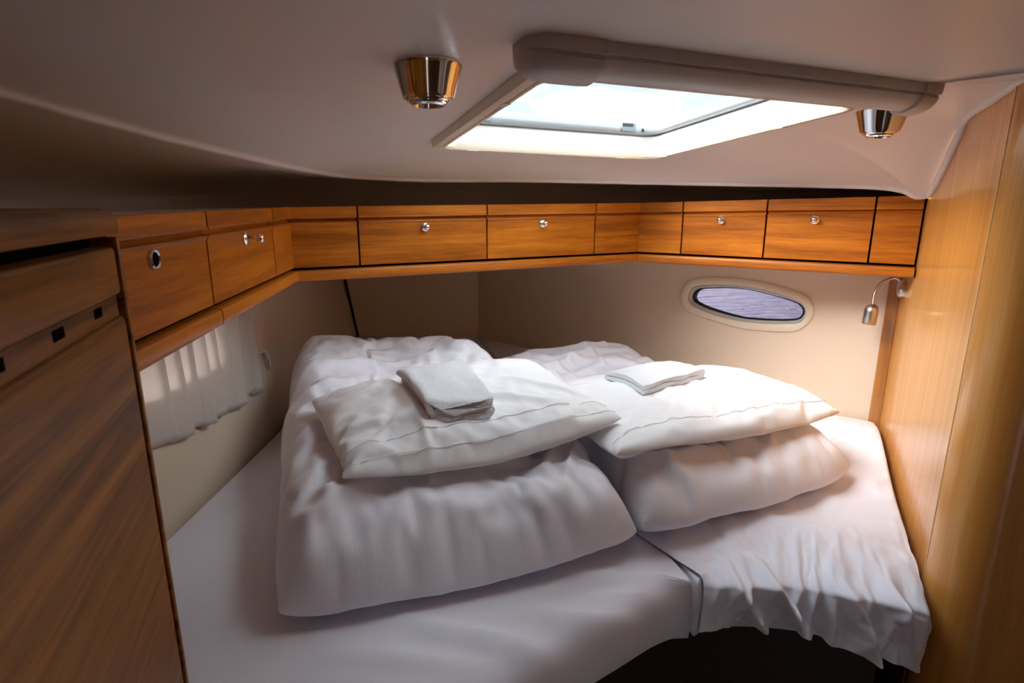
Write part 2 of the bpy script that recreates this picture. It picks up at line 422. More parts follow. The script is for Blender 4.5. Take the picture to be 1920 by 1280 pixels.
struct(mesh('wall_left_aft', *loft(rows, False), M['lining'], smooth=True, angle=180), 'cream lining running back to the end panel on the left')
pan = [zmix(PL, PLT, -0.86), zmix(PR, PRT, -0.86), zmix(PR, PRT, ZW), zmix(PL, PLT, ZW)]
bp_ = struct(mesh('wall_back', *loft([[Vector(p) + Vector((0, 0.03, 0)) for p in ((-1.3, 3.285, FLOOR), (0.3, 3.285, FLOOR))], [Vector(p) + Vector((0, 0.03, 0)) for p in ((-1.3, 3.285, ZW), (0.3, 3.285, ZW))]], False), M['gap']), 'dark backing behind the end panel')
g0 = 0.020; g1 = 0.006
face = [Vector(pan[0]) + Vector((g0, 0, 0)), Vector(pan[1]) - Vector((g1, 0, 0)), Vector(pan[2]) - Vector((g1, 0, 0)), Vector(pan[3]) + Vector((g0 + 0.012, 0, 0))]
pm = mesh('end_panel', *loft([[p + Vector((0, -0.004, 0)) for p in face], [p + Vector((0, 0.016, 0)) for p in face]], True, True, True), M['lining'], bp_, bevel=0.003)
for u, v in ((650, 546), (924, 529)):
    p = at_t(u, v, 1); p = p * (3.281 / p.y)
    mesh('screw', *orient(lathe([(0.0065, 0.0), (0.0065, 0.003), (0.004, 0.005), (0.0005, 0.005)], 14), frame(p, (0, -1, 0))), M['trimwood'], bp_, smooth=True)
# right hull lining
RWN = Vector((1, 1, 0)).normalized(); RWD = Vector((-1, 1, 0)).normalized()
def rw(u, v): p = at_plane(u, v, (1, 1), RW_C); return (-(p - CORNER_R).dot(RWD), p.z)      # local 2-D (s grows to the right)
def rw3(s, z, depth=0.0): return Vector((CORNER_R.x, CORNER_R.y, 0)) - RWD * s + Vector((0, 0, z)) + RWN * depth
K = 1 / 6
g_tr = [(345, 400), (365, 350), (420, 312), (560, 303), (690, 298), (850, 305), (980, 320), (1200, 372), (1400, 430), (1540, 480), (1590, 530), (1600, 570), (1580, 620), (1520, 655), (1400, 663), (1200, 660), (1050, 650), (900, 635), (700, 585), (500, 520), (380, 465), (350, 430)]
o_tr = [(205, 390), (250, 270), (350, 195), (500, 175), (700, 172), (950, 190), (1200, 235), (1400, 290), (1600, 360), (1690, 440), (1725, 550), (1690, 660), (1600, 745), (1500, 790), (1300, 792), (1100, 778), (900, 755), (700, 705), (500, 640), (290, 560), (225, 480)]
f_tr = [(305, 400), (335, 315), (410, 275), (560, 266), (700, 265), (850, 272), (1000, 290), (1200, 333), (1400, 392), (1560, 450), (1620, 520), (1628, 575), (1600, 650), (1530, 692), (1400, 697), (1200, 695), (1050, 684), (900, 668), (700, 625), (500, 560), (360, 495), (315, 450)]
def tr(P): return catmull([Vector((*rw(1240 + x * K, 490 + y * K), 0)) for x, y in P], 5, True)
gl_, ou_, fr_ = tr(g_tr), tr(o_tr), tr(f_tr)
oc = rw(1240 + 970 * K, 490 + 485 * K); NO = 96
gl_, ou_, fr_ = by_angle(gl_, oc, NO), by_angle(ou_, oc, NO), by_angle(fr_, oc, NO)
s_l = -((PR - CORNER_R).length) - 0.09
rect = by_angle([(s_l, FLOOR), (0.0, FLOOR), (0.0, ZW), (s_l, ZW)], oc, NO)
# true corners of the rectangle
for cx, cz in ((s_l, FLOOR), (0, FLOOR), (0, ZW), (s_l, ZW)):
    k = min(range(NO), key=lambda i: (rect[i] - Vector((cx, cz))).length); rect[k] = Vector((cx, cz))
def mixr(a, b, t): return [p.lerp(q, t) for p, q in zip(a, b)]
lay = [[rw3(p.x, p.y) for p in rect], [rw3(p.x, p.y) for p in mixr(rect, ou_, 0.9)], [rw3(p.x, p.y) for p in ou_]]
struct(mesh('wall_right', *loft(lay, True), M['lining'], smooth=True, angle=180), 'cream hull lining with the oval portlight')
fl_pts = [rw(u, v) for u, v in ((930, 506), (1030, 503), (1120, 501), (1152, 500), (1160, 496), (1163, 488), (1163, 478), (930, 478))]
mesh('access_flap', *loft([[rw3(a_, b_, d_) for a_, b_ in fl_pts] for d_ in (0.0, -0.006)], True, True, True), M['cream'], bpy.data.objects['wall_right'], bevel=0.002)
wn = empty('window_1', rw3(oc[0], oc[1])); struct(wn, 'long oval portlight looking onto the water')
inv = Matrix.Translation(-wn.location)
def wpart(name, lay, mat):
    V, F = loft([[rw3(p.x, p.y, d) - wn.location for p in r] for r, d in lay], True); return mesh(name, V, F, mat, wn, smooth=True, angle=60)
wpart('surround', [(ou_, 0.002), (mixr(ou_, fr_, 0.0), -0.001), (mixr(ou_, fr_, 0.06), -0.006), (mixr(ou_, fr_, 0.2), -0.009), (mixr(ou_, fr_, 0.85), -0.009), (mixr(ou_, fr_, 0.97), -0.006), (fr_, 0.0), (fr_, 0.012)], M['cream'])
wpart('frame', [(fr_, 0.012), (mixr(fr_, gl_, 0.1), 0.001), (mixr(fr_, gl_, 0.5), 0.004), (mixr(fr_, gl_, 0.8), 0.012), (mixr(fr_, gl_, 0.8), 0.03)], M['greyframe'])
inner = mixr(gl_, [Vector(oc)] * NO, 0.03)
wpart('gasket', [(mixr(fr_, gl_, 0.8), 0.010), (mixr(fr_, gl_, 0.9), 0.008), (inner, 0.012), (inner, 0.03)], M['black'])
V = [rw3(p.x, p.y, 0.024) - wn.location for p in mixr(gl_, [Vector(oc)] * NO, 0.01)]
mesh('pane', V, [tuple(range(NO))], M['portglass'], wn, fix=False)
# left window (behind the curtain)
wl = empty('window_2', (LW_X - 0.02, (WY0 + WY1) / 2, WZ0)); struct(wl, 'small rectangular window behind the short curtain')
fo = [(WY0, WZ0), (WY1, WZ0), (WY1, WZ1), (WY0, WZ1)]
o_ = rounded_poly(fo, 0.03, 6, 0.0); i_ = rounded_poly(fo, 0.02, 6, 0.018)
lx = [[(x - wl.location.x, p.x - wl.location.y, p.y - wl.location.z) for p in r] for r, x in ((o_, LW_X - 0.03), (o_, LW_X - 0.012), (i_, LW_X - 0.012), (i_, LW_X - 0.03))]
mesh('frame', *loft(lx, True), M['cream'], wl, smooth=True, angle=40)
mesh('pane', [(LW_X - 0.026 - wl.location.x, p.x - wl.location.y, p.y - wl.location.z) for p in i_], [tuple(range(len(i_)))], M['glass'], wl, fix=False)

# added unseen board against light leaks between the lower lining and the upper hull side, under the lockers
# right bulkhead, its edge trim and the rounded post
bh_top = 0.26
bh = mesh('wall_right_bulkhead', *loft([[CORNER_R + BH_D * 0.35 + Vector((0, 0, FLOOR)), BH_END + Vector((0, 0, FLOOR))], [CORNER_R + BH_D * 0.35 + Vector((0, 0, bh_top)), BH_END + Vector((0, 0, bh_top))]], False), M['bulkhead'])
struct(bh, 'glossy golden veneered bulkhead on the right')
bn = Vector((BH_N[0], BH_N[1], 0)); R = 0.075; cen = BH_END + bn * R
arc = []
bd = -BH_D
arc.append(BH_END + bn * 0.03); arc.append(BH_END - bn * 0.004 + BH_D * 0.012); arc.append(BH_END - bn * 0.007 + BH_D * 0.009); arc.append(BH_END - bn * 0.008 + BH_D * 0.003)
for k in range(17):
    a = pi / 2 * k / 16; arc.append(cen - bn * (R + 0.008) * cos(a) + bd * (R + 0.008) * sin(a))
arc.append(cen + bd * (R + 0.008) + bn * 1.05)
pst = mesh('trim_2', *loft([[p + Vector((0, 0, z)) for p in arc] for z in (FLOOR, -0.6, bh_top)], False), M['bulkhead'], smooth=True, angle=50)
struct(pst, 'rounded golden corner post at the end of the bulkhead')
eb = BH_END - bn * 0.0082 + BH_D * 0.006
struct(mesh('trim_highlight', *tube([eb + Vector((0, 0, FLOOR)), eb + Vector((0, 0, 0.21))], 0.0016, 8), plain('highlight_strip', (0.86, 0.58, 0.28), 0.3), smooth=True), 'thin pale strip painted as the highlight between bulkhead panel and corner post')  # highlight along the post edge, made as a pale coloured strip
tp = [CORNER_R + Vector((0, 0, 0)), CORNER_R - RWD * -0.0 + RWD * 0.028 - RWN * 0.002, CORNER_R + RWD * 0.028 - RWN * 0.016, CORNER_R - BH_D * 0.030 - bn * 0.002 + RWD * 0.010, CORNER_R - BH_D * 0.030]
struct(mesh('trim_3', *poly_prism([(p.x, p.y) for p in tp], FLOOR, ZW - 0.036), M['trimwood'], bevel=0.002), 'narrow wooden corner strip between lining and bulkhead')
# gasket along the top of the bulkhead
gp = [at_plane(u, v, BH_N, BH_C - 0.006) for u, v in ((1742, 366), (1754, 345), (1775, 303), (1799, 250), (1808, 226), (1822, 211), (1855, 190), (1915, 150))] + [Vector((0.87, 1.0, 0.212)), Vector((0.90, 0.94, 0.212))]
struct(mesh('trim_4', *tube(catmull(gp, 5, False), 0.0085, 10), M['gasket'], smooth=True), 'white gasket strip where headliner meets bulkhead')
# rest of the cabin behind the camera
V, F = loft([[(1.9, 0.45, FLOOR), (1.9, -1.2, FLOOR)], [(1.9, 0.45, 0.35), (1.9, -1.2, 0.35)]], False)
struct(mesh('wall_right_aft', V, F, M['lining']), 'cream wall beside the cabin entrance')
V, F = loft([[(-1.06, -1.2, FLOOR), (-1.06, 0.30, FLOOR), (LW_X, 0.30, FLOOR)], [(-1.06, -1.2, 0.10), (-1.06, 0.30, 0.10), (LW_X, 0.30, 0.1)]], False)
struct(mesh('wall_left_entrance', V, F, M['lining']), 'cream wall behind the wardrobe')
DX0, DX1, DZ = 0.05, 0.25, -0.35
V = []; F = []
for (x0, x1, z0, z1) in ((-1.2, DX0, FLOOR, 0.4), (DX1, 2.0, FLOOR, 0.4), (DX0, DX1, DZ, 0.4)):
    b = len(V); V += [(x0, -1.2, z0), (x1, -1.2, z0), (x1, -1.2, z1), (x0, -1.2, z1)]; F.append((b, b + 1, b + 2, b + 3))
struct(mesh('wall_rear', V, F, M['bulkhead']), 'wooden bulkhead with the cabin entrance')
# water outside
m, t, b = mat_base('sea_water'); setp(b, Base_Color=(0.20, 0.17, 0.23, 1), Roughness=0.22, IOR=1.33)
c_ = t.nodes.new('ShaderNodeTexCoord'); mp_ = t.nodes.new('ShaderNodeMapping'); mp_.inputs['Scale'].default_value = (1.2, 3.2, 1); mp_.inputs['Rotation'].default_value = (0, 0, radians(-8))
n_ = t.nodes.new('ShaderNodeTexNoise'); n_.inputs['Scale'].default_value = 1.7; n_.inputs['Detail'].default_value = 4; n_.inputs['Distortion'].default_value = 0.6
b_ = t.nodes.new('ShaderNodeBump'); b_.inputs['Strength'].default_value = 1.0; b_.inputs['Distance'].default_value = 0.7
t.links.new(c_.outputs['Object'], mp_.inputs['Vector']); t.links.new(mp_.outputs[0], n_.inputs['Vector']); t.links.new(n_.outputs['Fac'], b_.inputs['Height']); t.links.new(b_.outputs[0], b.inputs['Normal'])
M['sea'] = m
sea = mesh('sea', [(-150, -150, -2.0), (150, -150, -2.0), (150, 150, -2.0), (-150, 150, -2.0)], [(0, 1, 2, 3)], M['sea'], fix=False)
tag(sea, 'rippled lilac-grey water outside the oval portlight', 'water', kind='stuff')

# ================================================================ overhead lockers
CN = [at_z(265, 634, -0.165), at_z(551, 503, -0.165), at_z(1196, 472, -0.165), at_plane(1717, 493, BH_N, BH_C - 0.004)]
CN[3].z = -0.165
ZTOP = [-0.012, -0.004, 0.009, 0.027]
ZBOT = [-0.165, -0.165, -0.165, CN[3].z]
def plan(p): return Vector((p.x, p.y, 0))
near = plan(CN[0]) - (plan(CN[1]) - plan(CN[0])).normalized() * 0.05
PTS = [near, plan(CN[1]), plan(CN[2]), plan(CN[3])]
DIRS = [(PTS[i + 1] - PTS[i]).normalized() for i in range(3)]
ANG = [atan2(d.y, d.x) for d in DIRS]
turn1 = tan((ANG[0] - ANG[1]) / 2); turn2 = tan((ANG[1] - ANG[2]) / 2)
END_M = 0.0
MITRE = [(0.0, turn1), (-turn1, turn2), (-turn2, 0.0)]
# door section: (y, fraction of the height); y < 0 stands out into the cabin
DOOR = [(0.018, 0.0000), (0.001, 0.0000), (0.0, 0.0060), (0.0, 0.7000), (-0.0030, 0.7280), (-0.0050, 0.7366), (-0.0042, 0.7467), (0.0045, 0.7539), (0.0085, 0.7741), (0.0080, 0.7986), (0.0030, 0.8072), (-0.0050, 0.8115), (-0.0060, 0.8202), (-0.0050, 0.8302), (-0.0040, 0.8403), (-0.0040, 0.9920), (-0.002, 1.0000), (0.018, 1.0000)]
def knob_geo(ring=False, out=0.0):
    if ring:
        return lathe([(0.0128, 0.0), (0.0128, 0.003), (0.0112, 0.0045), (0.0092, 0.003), (0.0088, -0.006)], 28)
    k = join(lathe([(0.0100, 0.0), (0.0100, 0.0022), (0.0075, 0.0042), (0.0042, 0.005), (0.0040, 0.008 + out)], 24),
             lathe([(0.0040, 0.0075 + out), (0.0062, 0.0095 + out), (0.0072, 0.0125 + out), (0.0060, 0.0160 + out), (0.0035, 0.0178 + out), (0.0004, 0.0183 + out)], 24))
    return k
def locker_run(i, label, gaps, knobs, ledge_gaps=(), depth=0.26):
    """gaps: pixel columns (u, v) of the joints; knobs: {segment: (u, v, kind)}"""
    P0, P1 = PTS[i], PTS[i + 1]; L = (P1 - P0).length; d = DIRS[i]; ang = ANG[i]
    nrm = Vector((-d.y, d.x, 0)); cpl = nrm.dot(P0)
    t = empty('overhead_locker', P0 + Vector((0, 0, ZBOT[i])), ang, label, 'locker', 'overhead lockers around the berth')
    zt0, zt1 = ZTOP[i] - ZBOT[i], ZTOP[i + 1] - ZBOT[i]
    if i == 0: zt0 = ZTOP[0] - ZBOT[0]
    def Ht(s): return lerp(zt0, zt1, s / L)
    def s_of(u, v): return (at_plane(u, v, (nrm.x, nrm.y), cpl) - P0).dot(d)
    cuts = [0.0] + [s_of(u, v) for u, v in gaps] + [L]
    m0, m1 = MITRE[i]; G = 0.0028
    for k in range(len(cuts) - 1):
        first, last = k == 0, k == len(cuts) - 2
        a = cuts[k] + (0 if first else G); b = cuts[k + 1] - (0 if last and i < 2 else G)
        ma, mb = (m0 if first else 0), (m1 if last else 0)
        A = [(a + ma * y, y, f * Ht(a)) for y, f in DOOR]; B = [(b + mb * y, y, f * Ht(b)) for y, f in DOOR]
        isdoor = k in knobs
        V, F = loft([A, B], True, True, True)
        o = mesh('door' if isdoor else 'filler_panel', V, F, M['locker'], t, smooth=True, angle=25)
        if isdoor:
            u, v, kind = knobs[k]; p = at_plane(u, v, (nrm.x, nrm.y), cpl); s = (p - P0).dot(d)
            Mx = frame((s, 0.0, p.z - ZBOT[i]), (0, -1, 0)) @ Matrix.Scale(1.3 if kind != 'ring' else 1.08, 4)
            kn = mesh('latch_ring' if kind == 'ring' else 'knob', *orient(knob_geo(kind == 'ring', 0.010 if kind == 'out' else 0.0), Mx), M['chrome'], o, smooth=True, angle=50)
            if kind == 'ring':
                mesh('latch_hole', *orient(lathe([(0.0088, 0.0005), (0.0088, 0.0012), (0.0002, 0.0012)], 20), Mx), M['gap'], o)
    # carcass behind the doors
    H0, H1 = Ht(0) - 0.004, Ht(L) - 0.004
    sec = lambda s, m, H: [(s + m * y, y, z) for y, z in ((0.022, 0.001), (depth, 0.001), (depth, H), (0.022, H))]
    mesh('carcass', *loft([sec(0, m0, H0), sec(L, m1, H1)], True, True, True), M['carcass'], t)
    bk = lambda s, m, H: [(s + m * y, y, z) for y, z in ((0.0186, 0.0), (0.0215, 0.0), (0.0215, H - 0.002), (0.0186, H - 0.002))]
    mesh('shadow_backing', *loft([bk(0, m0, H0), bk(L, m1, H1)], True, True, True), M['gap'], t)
    # valance under the doors
    VAL = [(0.10, -0.007), (0.004, -0.007), (-0.006, -0.0072), (-0.0105, -0.009), (-0.0125, -0.013), (-0.0125, -0.027), (-0.0105, -0.033), (-0.006, -0.0365), (0.004, -0.0375), (0.10, -0.0375)]
    vc = [0.0] + [s_of(u, v) for u, v in ledge_gaps] + [L]
    for k in range(len(vc) - 1):
        a = vc[k] + (0.002 if k else 0); b = vc[k + 1] - (0.002 if k < len(vc) - 2 else 0)
        mesh('valance', *prism(VAL, a, b, m0 if k == 0 else 0, m1 if k == len(vc) - 2 else 0), M['locker'], t, smooth=True, angle=40)
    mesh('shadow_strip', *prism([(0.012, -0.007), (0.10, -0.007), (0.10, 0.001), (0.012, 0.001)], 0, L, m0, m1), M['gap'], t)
    return t
locker_run(0, 'wooden overhead locker beside the wardrobe, with one open latch ring and one pulled-out knob', [(398, 540), (515, 480)], {0: (287, 486, 'ring'), 1: (459, 447, 'out')}, [(402, 575)], depth=0.30)
locker_run(1, 'wide wooden overhead locker with two knobbed doors across the back of the berth', [(672, 440), (913, 440), (1115, 440)], {1: (797, 425, ''), 2: (1018, 419, '')}, depth=0.29)
locker_run(2, 'wooden overhead locker with two knobbed doors above the oval portlight', [(1279, 430), (1435, 430), (1636, 430)], {1: (1352, 412, ''), 2: (1528, 412, '')}, depth=0.20)
# unseen board added to keep outside light from leaking in behind the lockers
V = []; F = []
inn = [near - DIRS[0] * 0.45] + PTS[:] + [PTS[3] + DIRS[2] * 0.06]; inner_line = resample([p + Vector((0, 0, 0)) for p in inn], 40)
wl_ = resample([Vector((-1.4, 0.25, 0)), Vector((-1.4, 2.0, 0)), Vector((-1.4, 3.6, 0)), Vector((0.3, 3.6, 0)), Vector((1.0, 3.1, 0)), Vector((1.9, 2.45, 0))], 40)
sh = [[Vector((p.x, p.y, ZW + 0.0)) + (q - p).normalized() * 0.11 for p, q in zip(inner_line, wl_)], [Vector((q.x, q.y, ZW + 0.0)) for q in wl_]]
struct(mesh('leak_board', *loft(sh, False), M['lining'], smooth=False), 'unseen board added under the overhead lockers to stop light leaks')

# ================================================================ wardrobe on the left
WN = Vector((0.94, 0.342, 0)).normalized(); WC = -0.192                         # face plane
WF = AX                                                                        # along the face, away from the camera
def wd(u, v):
    p = at_plane(u, v, (WN.x, WN.y), WC); return (p.dot(WF), p.z)
w_end = wd(235, 560)[0]
w0 = WN * WC + WF * w_end
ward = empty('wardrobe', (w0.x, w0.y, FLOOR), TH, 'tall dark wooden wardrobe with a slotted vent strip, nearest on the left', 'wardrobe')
# local frame of the wardrobe: x = into the cabin (normal), y = along the face
def wl3(n, s, z): return (n, s - w_end, z - FLOOR)
W_BACK = -0.33
def wbox(name, n0, n1, s0, s1, z0, z1, mat, bev=0.003, parent=ward):
    a = wl3(n0, s0, z0); b = wl3(n1, s1, z1)
    return mesh(name, *box(a[0], b[0], a[1], b[1], a[2], b[2]), mat, parent, bevel=bev)
s_n = w_end - 0.75                                                             # near end, behind the lens
zt = -0.0335
wbox('body', W_BACK, -0.022, s_n, w_end - 0.004, FLOOR + 0.002, zt, M['gap'])
# far side panel whose edge shows as a thin strip
wbox('side_panel', W_BACK, 0.001, w_end - 0.001, w_end + 0.009, FLOOR + 0.002, zt, M['wardrobe'], 0.002)
# top board with rounded corner
tb = rounded_poly([(0.004, -0.75), (0.004, 0.012), (W_BACK, 0.012), (W_BACK, -0.75)], 0.012, 6)
pr = [(-0.010, -0.0335 + 0.002), (0.0, -0.030), (0.0, -0.014), (-0.004, -0.006), (-0.012, -0.003)]
rg = []
for ins, z in pr:
    q = rounded_poly([(0.004, -0.75), (0.004, 0.012), (W_BACK, 0.012), (W_BACK, -0.75)], 0.014, 6, -ins)
    rg.append([(p.x, p.y, z - FLOOR) for p in q])
mesh('top_board', *loft(rg, True, True, True), M['wardrobe'], ward, smooth=True, angle=50)
z_u1 = zt - 0.010; z_u0 = -0.094
def wpanel(name, s0, s1, z0, z1, r, mat):
    """upright panel with a rounded top far corner"""
    pts = rounded_poly([(s0 - w_end, z0 - FLOOR), (s1 - w_end, z0 - FLOOR), (s1 - w_end, z1 - FLOOR), (s0 - w_end, z1 - FLOOR)], r, 6)
    def ring(ins, n):
        return [(n, p.x, p.y) for p in rounded_poly([(s0 - w_end, z0 - FLOOR), (s1 - w_end, z0 - FLOOR), (s1 - w_end, z1 - FLOOR), (s0 - w_end, z1 - FLOOR)], max(r - ins, 0.002), 6, ins)]
    return mesh(name, *loft([ring(0, -0.020), ring(0, -0.003), ring(0.001, -0.001), ring(0.003, 0.0)], True, True, True), mat, ward, smooth=True, angle=60)
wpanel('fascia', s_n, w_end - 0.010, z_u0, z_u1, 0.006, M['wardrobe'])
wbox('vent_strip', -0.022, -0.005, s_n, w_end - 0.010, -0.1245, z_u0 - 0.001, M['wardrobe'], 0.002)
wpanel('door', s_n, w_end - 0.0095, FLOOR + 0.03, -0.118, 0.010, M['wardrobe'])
for u0, v0, u1, v1 in ((183, 562, 200, 575), (106, 600, 132, 614), (0, 655, 22, 668)):
    a = wd(u0, v0); b = wd(u1, v1); zc = -0.1045
    wbox('vent_slot', -0.012, -0.0042, a[0], b[0], zc - 0.005, zc + 0.005, M['gap'], 0.001)

# ================================================================ deck hatch, blind
hn = Vector((-0.36 * 0.0505 * -1 * -1, 0.93 * 0.0505, 1)).normalized()
hat = empty('deck_hatch', (HC.x, HC.y, ceil_z(HC.x, HC.y)), 0, 'open-air square deck hatch with cream frame and clear pane', 'hatch')
tag(hat, 'square deck hatch with cream frame and bright sky through its pane')
hl = hat.location
def hpart(name, lay, mat, closed=True, angle=45, n=8):
    V, F = loft([[p - hl for p in hatch_ring(i, r, z, n)] for i, r, z in lay], True); return mesh(name, V, F, mat, hat, smooth=True, angle=angle)
hpart('flange', [(0.010, 0.05, 0.004), (0.0, 0.055, -0.0008), (0.001, 0.055, -0.0120), (0.004, 0.05, -0.0173), (0.012, 0.05, -0.0195), (0.020, 0.045, -0.0180), (0.0215, 0.045, -0.0120), (0.0245, 0.045, -0.0120), (0.026, 0.045, -0.0180), (0.031, 0.04, -0.0180), (0.035, 0.04, -0.0120), (0.036, 0.04, 0.002)], M['cream'], angle=30)
hpart('well', [(0.036, 0.04, 0.002), (0.037, 0.04, 0.045), (0.030, 0.045, 0.05)], M['white'])
hpart('aluminium_frame', [(0.030, 0.045, 0.050), (0.032, 0.045, 0.0505), (0.050, 0.045, 0.051), (0.056, 0.04, 0.056), (0.058, 0.04, 0.066), (0.056, 0.04, 0.078), (0.048, 0.04, 0.084), (0.030, 0.045, 0.084)], M['alu'])
hpart('outer_coaming', [(0.010, 0.05, 0.004), (0.012, 0.05, 0.084), (0.030, 0.045, 0.086)], M['white'])
V = [p - hl for p in hatch_ring(0.049, 0.04, 0.081, 8)]
mesh('pane', V, [tuple(range(len(V)))], M['glass'], hat, fix=False)
# blind clips on the flange, hinge brackets on the aluminium frame
def along(a, b, t, inset, dz):
    P = rounded_poly([(q.x, q.y) for q in HQ], 0.0012, 1, inset); c = [P[2 * k].lerp(P[2 * k + 1], 0.5) for k in range(4)]
    p = c[a].lerp(c[b], t); d = (c[b] - c[a]).normalized(); return Vector((p.x, p.y, ceil_z(p.x, p.y) + dz)), Vector((d.x, d.y, 0))
def hbox(name, a, b, t, inset, dz, sx, sy, sz, mat, bev=0.002):
    p, d = along(a, b, t, inset, dz); n_ = Vector((-d.y, d.x, 0)); p = p - hl
    V, F = box(-sx / 2, sx / 2, -sy / 2, sy / 2, -sz / 2, sz / 2)
    V = [p + d * v[0] + n_ * v[1] + Vector((0, 0, v[2])) for v in V]
    return mesh(name, V, F, mat, hat, bevel=bev)
for a, b, tt in ((0, 1, 0.13), (0, 1, 0.82), (1, 2, 0.10), (1, 2, 0.72), (0, 3, 0.06), (0, 3, 0.74)):
    hbox('blind_clip', a, b, tt, 0.023, -0.0165, 0.034, 0.016, 0.006, M['cream'])
for tt in (0.125, 0.865):
    h = hbox('hinge', 0, 1, tt, 0.056, 0.067, 0.052, 0.008, 0.026, M['hinge'])
    p, d = along(0, 1, tt, 0.061, 0.067); n_ = Vector((-d.y, d.x, 0))
    V, F = box(-0.019, 0.019, -0.001, 0.001, -0.0045, 0.0045)
    mesh('recess', [p - hl + d * v[0] + n_ * v[1] + Vector((0, 0, v[2] + 0.006)) for v in V], F, M['black'], h)
hbox('drain', 0, 1, 0.955, 0.0585, 0.062, 0.012, 0.004, 0.010, M['black'], 0.001)
# roller blind cassette along the near edge
b0 = at_ceil(1062, 66); b1 = at_ceil(1762, 157)
bdv = (b1 - b0); BL = bdv.length; bdv.normalize()
bnv = Vector((-bdv.y, bdv.x, 0)).normalized(); bz = bdv.cross(bnv); bz = bz if bz.z > 0 else -bz
blind = empty('roller_blind', b0, 0, 'long off-white roller blind cassette fixed along the near side of the hatch', 'blind')
def bp3(s, y, z): return bdv * s + bnv * y + bz * z
CAS = [(0.0, 0.0), (0.001, -0.011), (0.003, -0.015), (0.008, -0.0155), (0.0085, -0.0185), (0.006, -0.0195), (0.010, -0.026), (0.020, -0.034), (0.032, -0.040), (0.044, -0.041), (0.053, -0.037), (0.059, -0.030), (0.061, -0.020), (0.061, -0.004), (0.058, 0.0)]
V, F = loft([[bp3(s, y, z) for y, z in CAS] for s in (0.02, BL - 0.03)], True, True, True)
mesh('cassette', V, F, M['offwhite'], blind, smooth=True, angle=35)
def cap(s_list, mat):
    rings = []
    for s, k, dy in s_list:
        rings.append([bp3(s, 0.030 + (y - 0.030) * k + dy, min(0.0, z * k)) for y, z in [(y_ * 1.0 - 0.004 if y_ < 0.03 else y_ + 0.005, z_ * 1.13) for y_, z_ in CAS]])
    return loft(rings, True, True, True)
c1 = mesh('end_cap', *cap([(0.060, 1.00, 0), (0.040, 1.02, 0), (0.0, 1.02, 0), (-0.018, 1.0, 0.0), (-0.034, 0.93, 0.003), (-0.045, 0.72, 0.008), (-0.049, 0.40, 0.012)], None), M['blindcap'], blind, smooth=True, angle=50)
Mx = Matrix.Translation(bp3(-0.030, 0.052, -0.034)) @ frame((0, 0, 0), -bdv * 0.6 + bnv * 0.5 - bz * 0.6)
mesh('screw_recess', *orient(lathe([(0.0068, -0.004), (0.0068, 0.0022), (0.0052, 0.0028), (0.0048, 0.001), (0.0003, 0.001)], 20), Mx), M['offwhite'], c1, smooth=True, angle=40)
mesh('end_cap', *cap([(BL - 0.032, 1.0, 0), (BL - 0.010, 1.02, 0), (BL + 0.008, 1.0, 0), (BL + 0.014, 0.9, 0.002)], None), M['blindcap'], blind, smooth=True, angle=50)

# ================================================================ chrome downlights
def downlight(u, v, r, label):
    p = at_ceil(u, v)
    t = empty('downlight', p, 0, label, 'lamp', 'chrome ceiling downlights')
    k = r / 0.051
    mesh('housing', *lathe([(0.049 * k, 0.006), (0.052 * k, 0.0), (0.052 * k, -0.002), (0.050 * k, -0.005), (0.038 * k, -0.043), (0.0365 * k, -0.0455), (0.034 * k, -0.0455), (0.0335 * k, -0.043)], 48), M['chrome'], t, smooth=True, angle=40)
    mesh('eyeball_ring', *lathe([(0.0335 * k, -0.041), (0.0325 * k, -0.0475), (0.030 * k, -0.050), (0.0275 * k, -0.050), (0.027 * k, -0.046)], 48), M['chrome'], t, smooth=True, angle=40)
    mesh('inner_ring', *lathe([(0.027 * k, -0.045), (0.0265 * k, -0.053), (0.0225 * k, -0.0555), (0.0215 * k, -0.0535), (0.020 * k, -0.045)], 48), M['chrome'], t, smooth=True, angle=40)
    mesh('lens', *lathe([(0.020 * k, -0.047), (0.0198 * k, -0.0485), (0.0003, -0.050)], 32), M['black'], t, smooth=True)
    return t
downlight(801, 122, 0.051, 'chrome ceiling downlight on the left of the hatch, clear of the blind')
downlight(1655, 205, 0.051, 'chrome ceiling downlight half behind the right end of the roller blind')

# ================================================================ reading lamp on the bulkhead
mp0 = at_plane(1697, 541, BH_N, BH_C)
lamp = empty('reading_lamp', mp0, 0, 'small brushed metal gooseneck reading lamp on the bulkhead', 'lamp')
bn3 = Vector((BH_N[0], BH_N[1], 0))
mesh('mount', *orient(lathe([(0.028, 0.0), (0.028, 0.009), (0.026, 0.015), (0.021, 0.019), (0.010, 0.021), (0.0005, 0.0215)], 32), frame((0, 0, 0), -bn3)), M['nickel'], lamp, smooth=True, angle=50)
hd = at_t(1636, 572, mp0.length / ray(1697, 541).length + 0.045) - mp0
g0_ = Vector((0, 0, 0.012)) - bn3 * 0.012; top_ = at_t(1675, 521, mp0.length / ray(1697, 541).length + 0.015) - mp0
t2_ = at_t(1652, 530, mp0.length / ray(1697, 541).length + 0.033) - mp0; t3_ = at_t(1640, 550, mp0.length / ray(1697, 541).length + 0.042) - mp0
neck = mesh('gooseneck', *tube(catmull([g0_, Vector((0, 0, 0.027)) - bn3 * 0.018, top_, t2_, t3_, hd], 8, False), 0.0046, 12), M['nickel'], lamp, smooth=True)
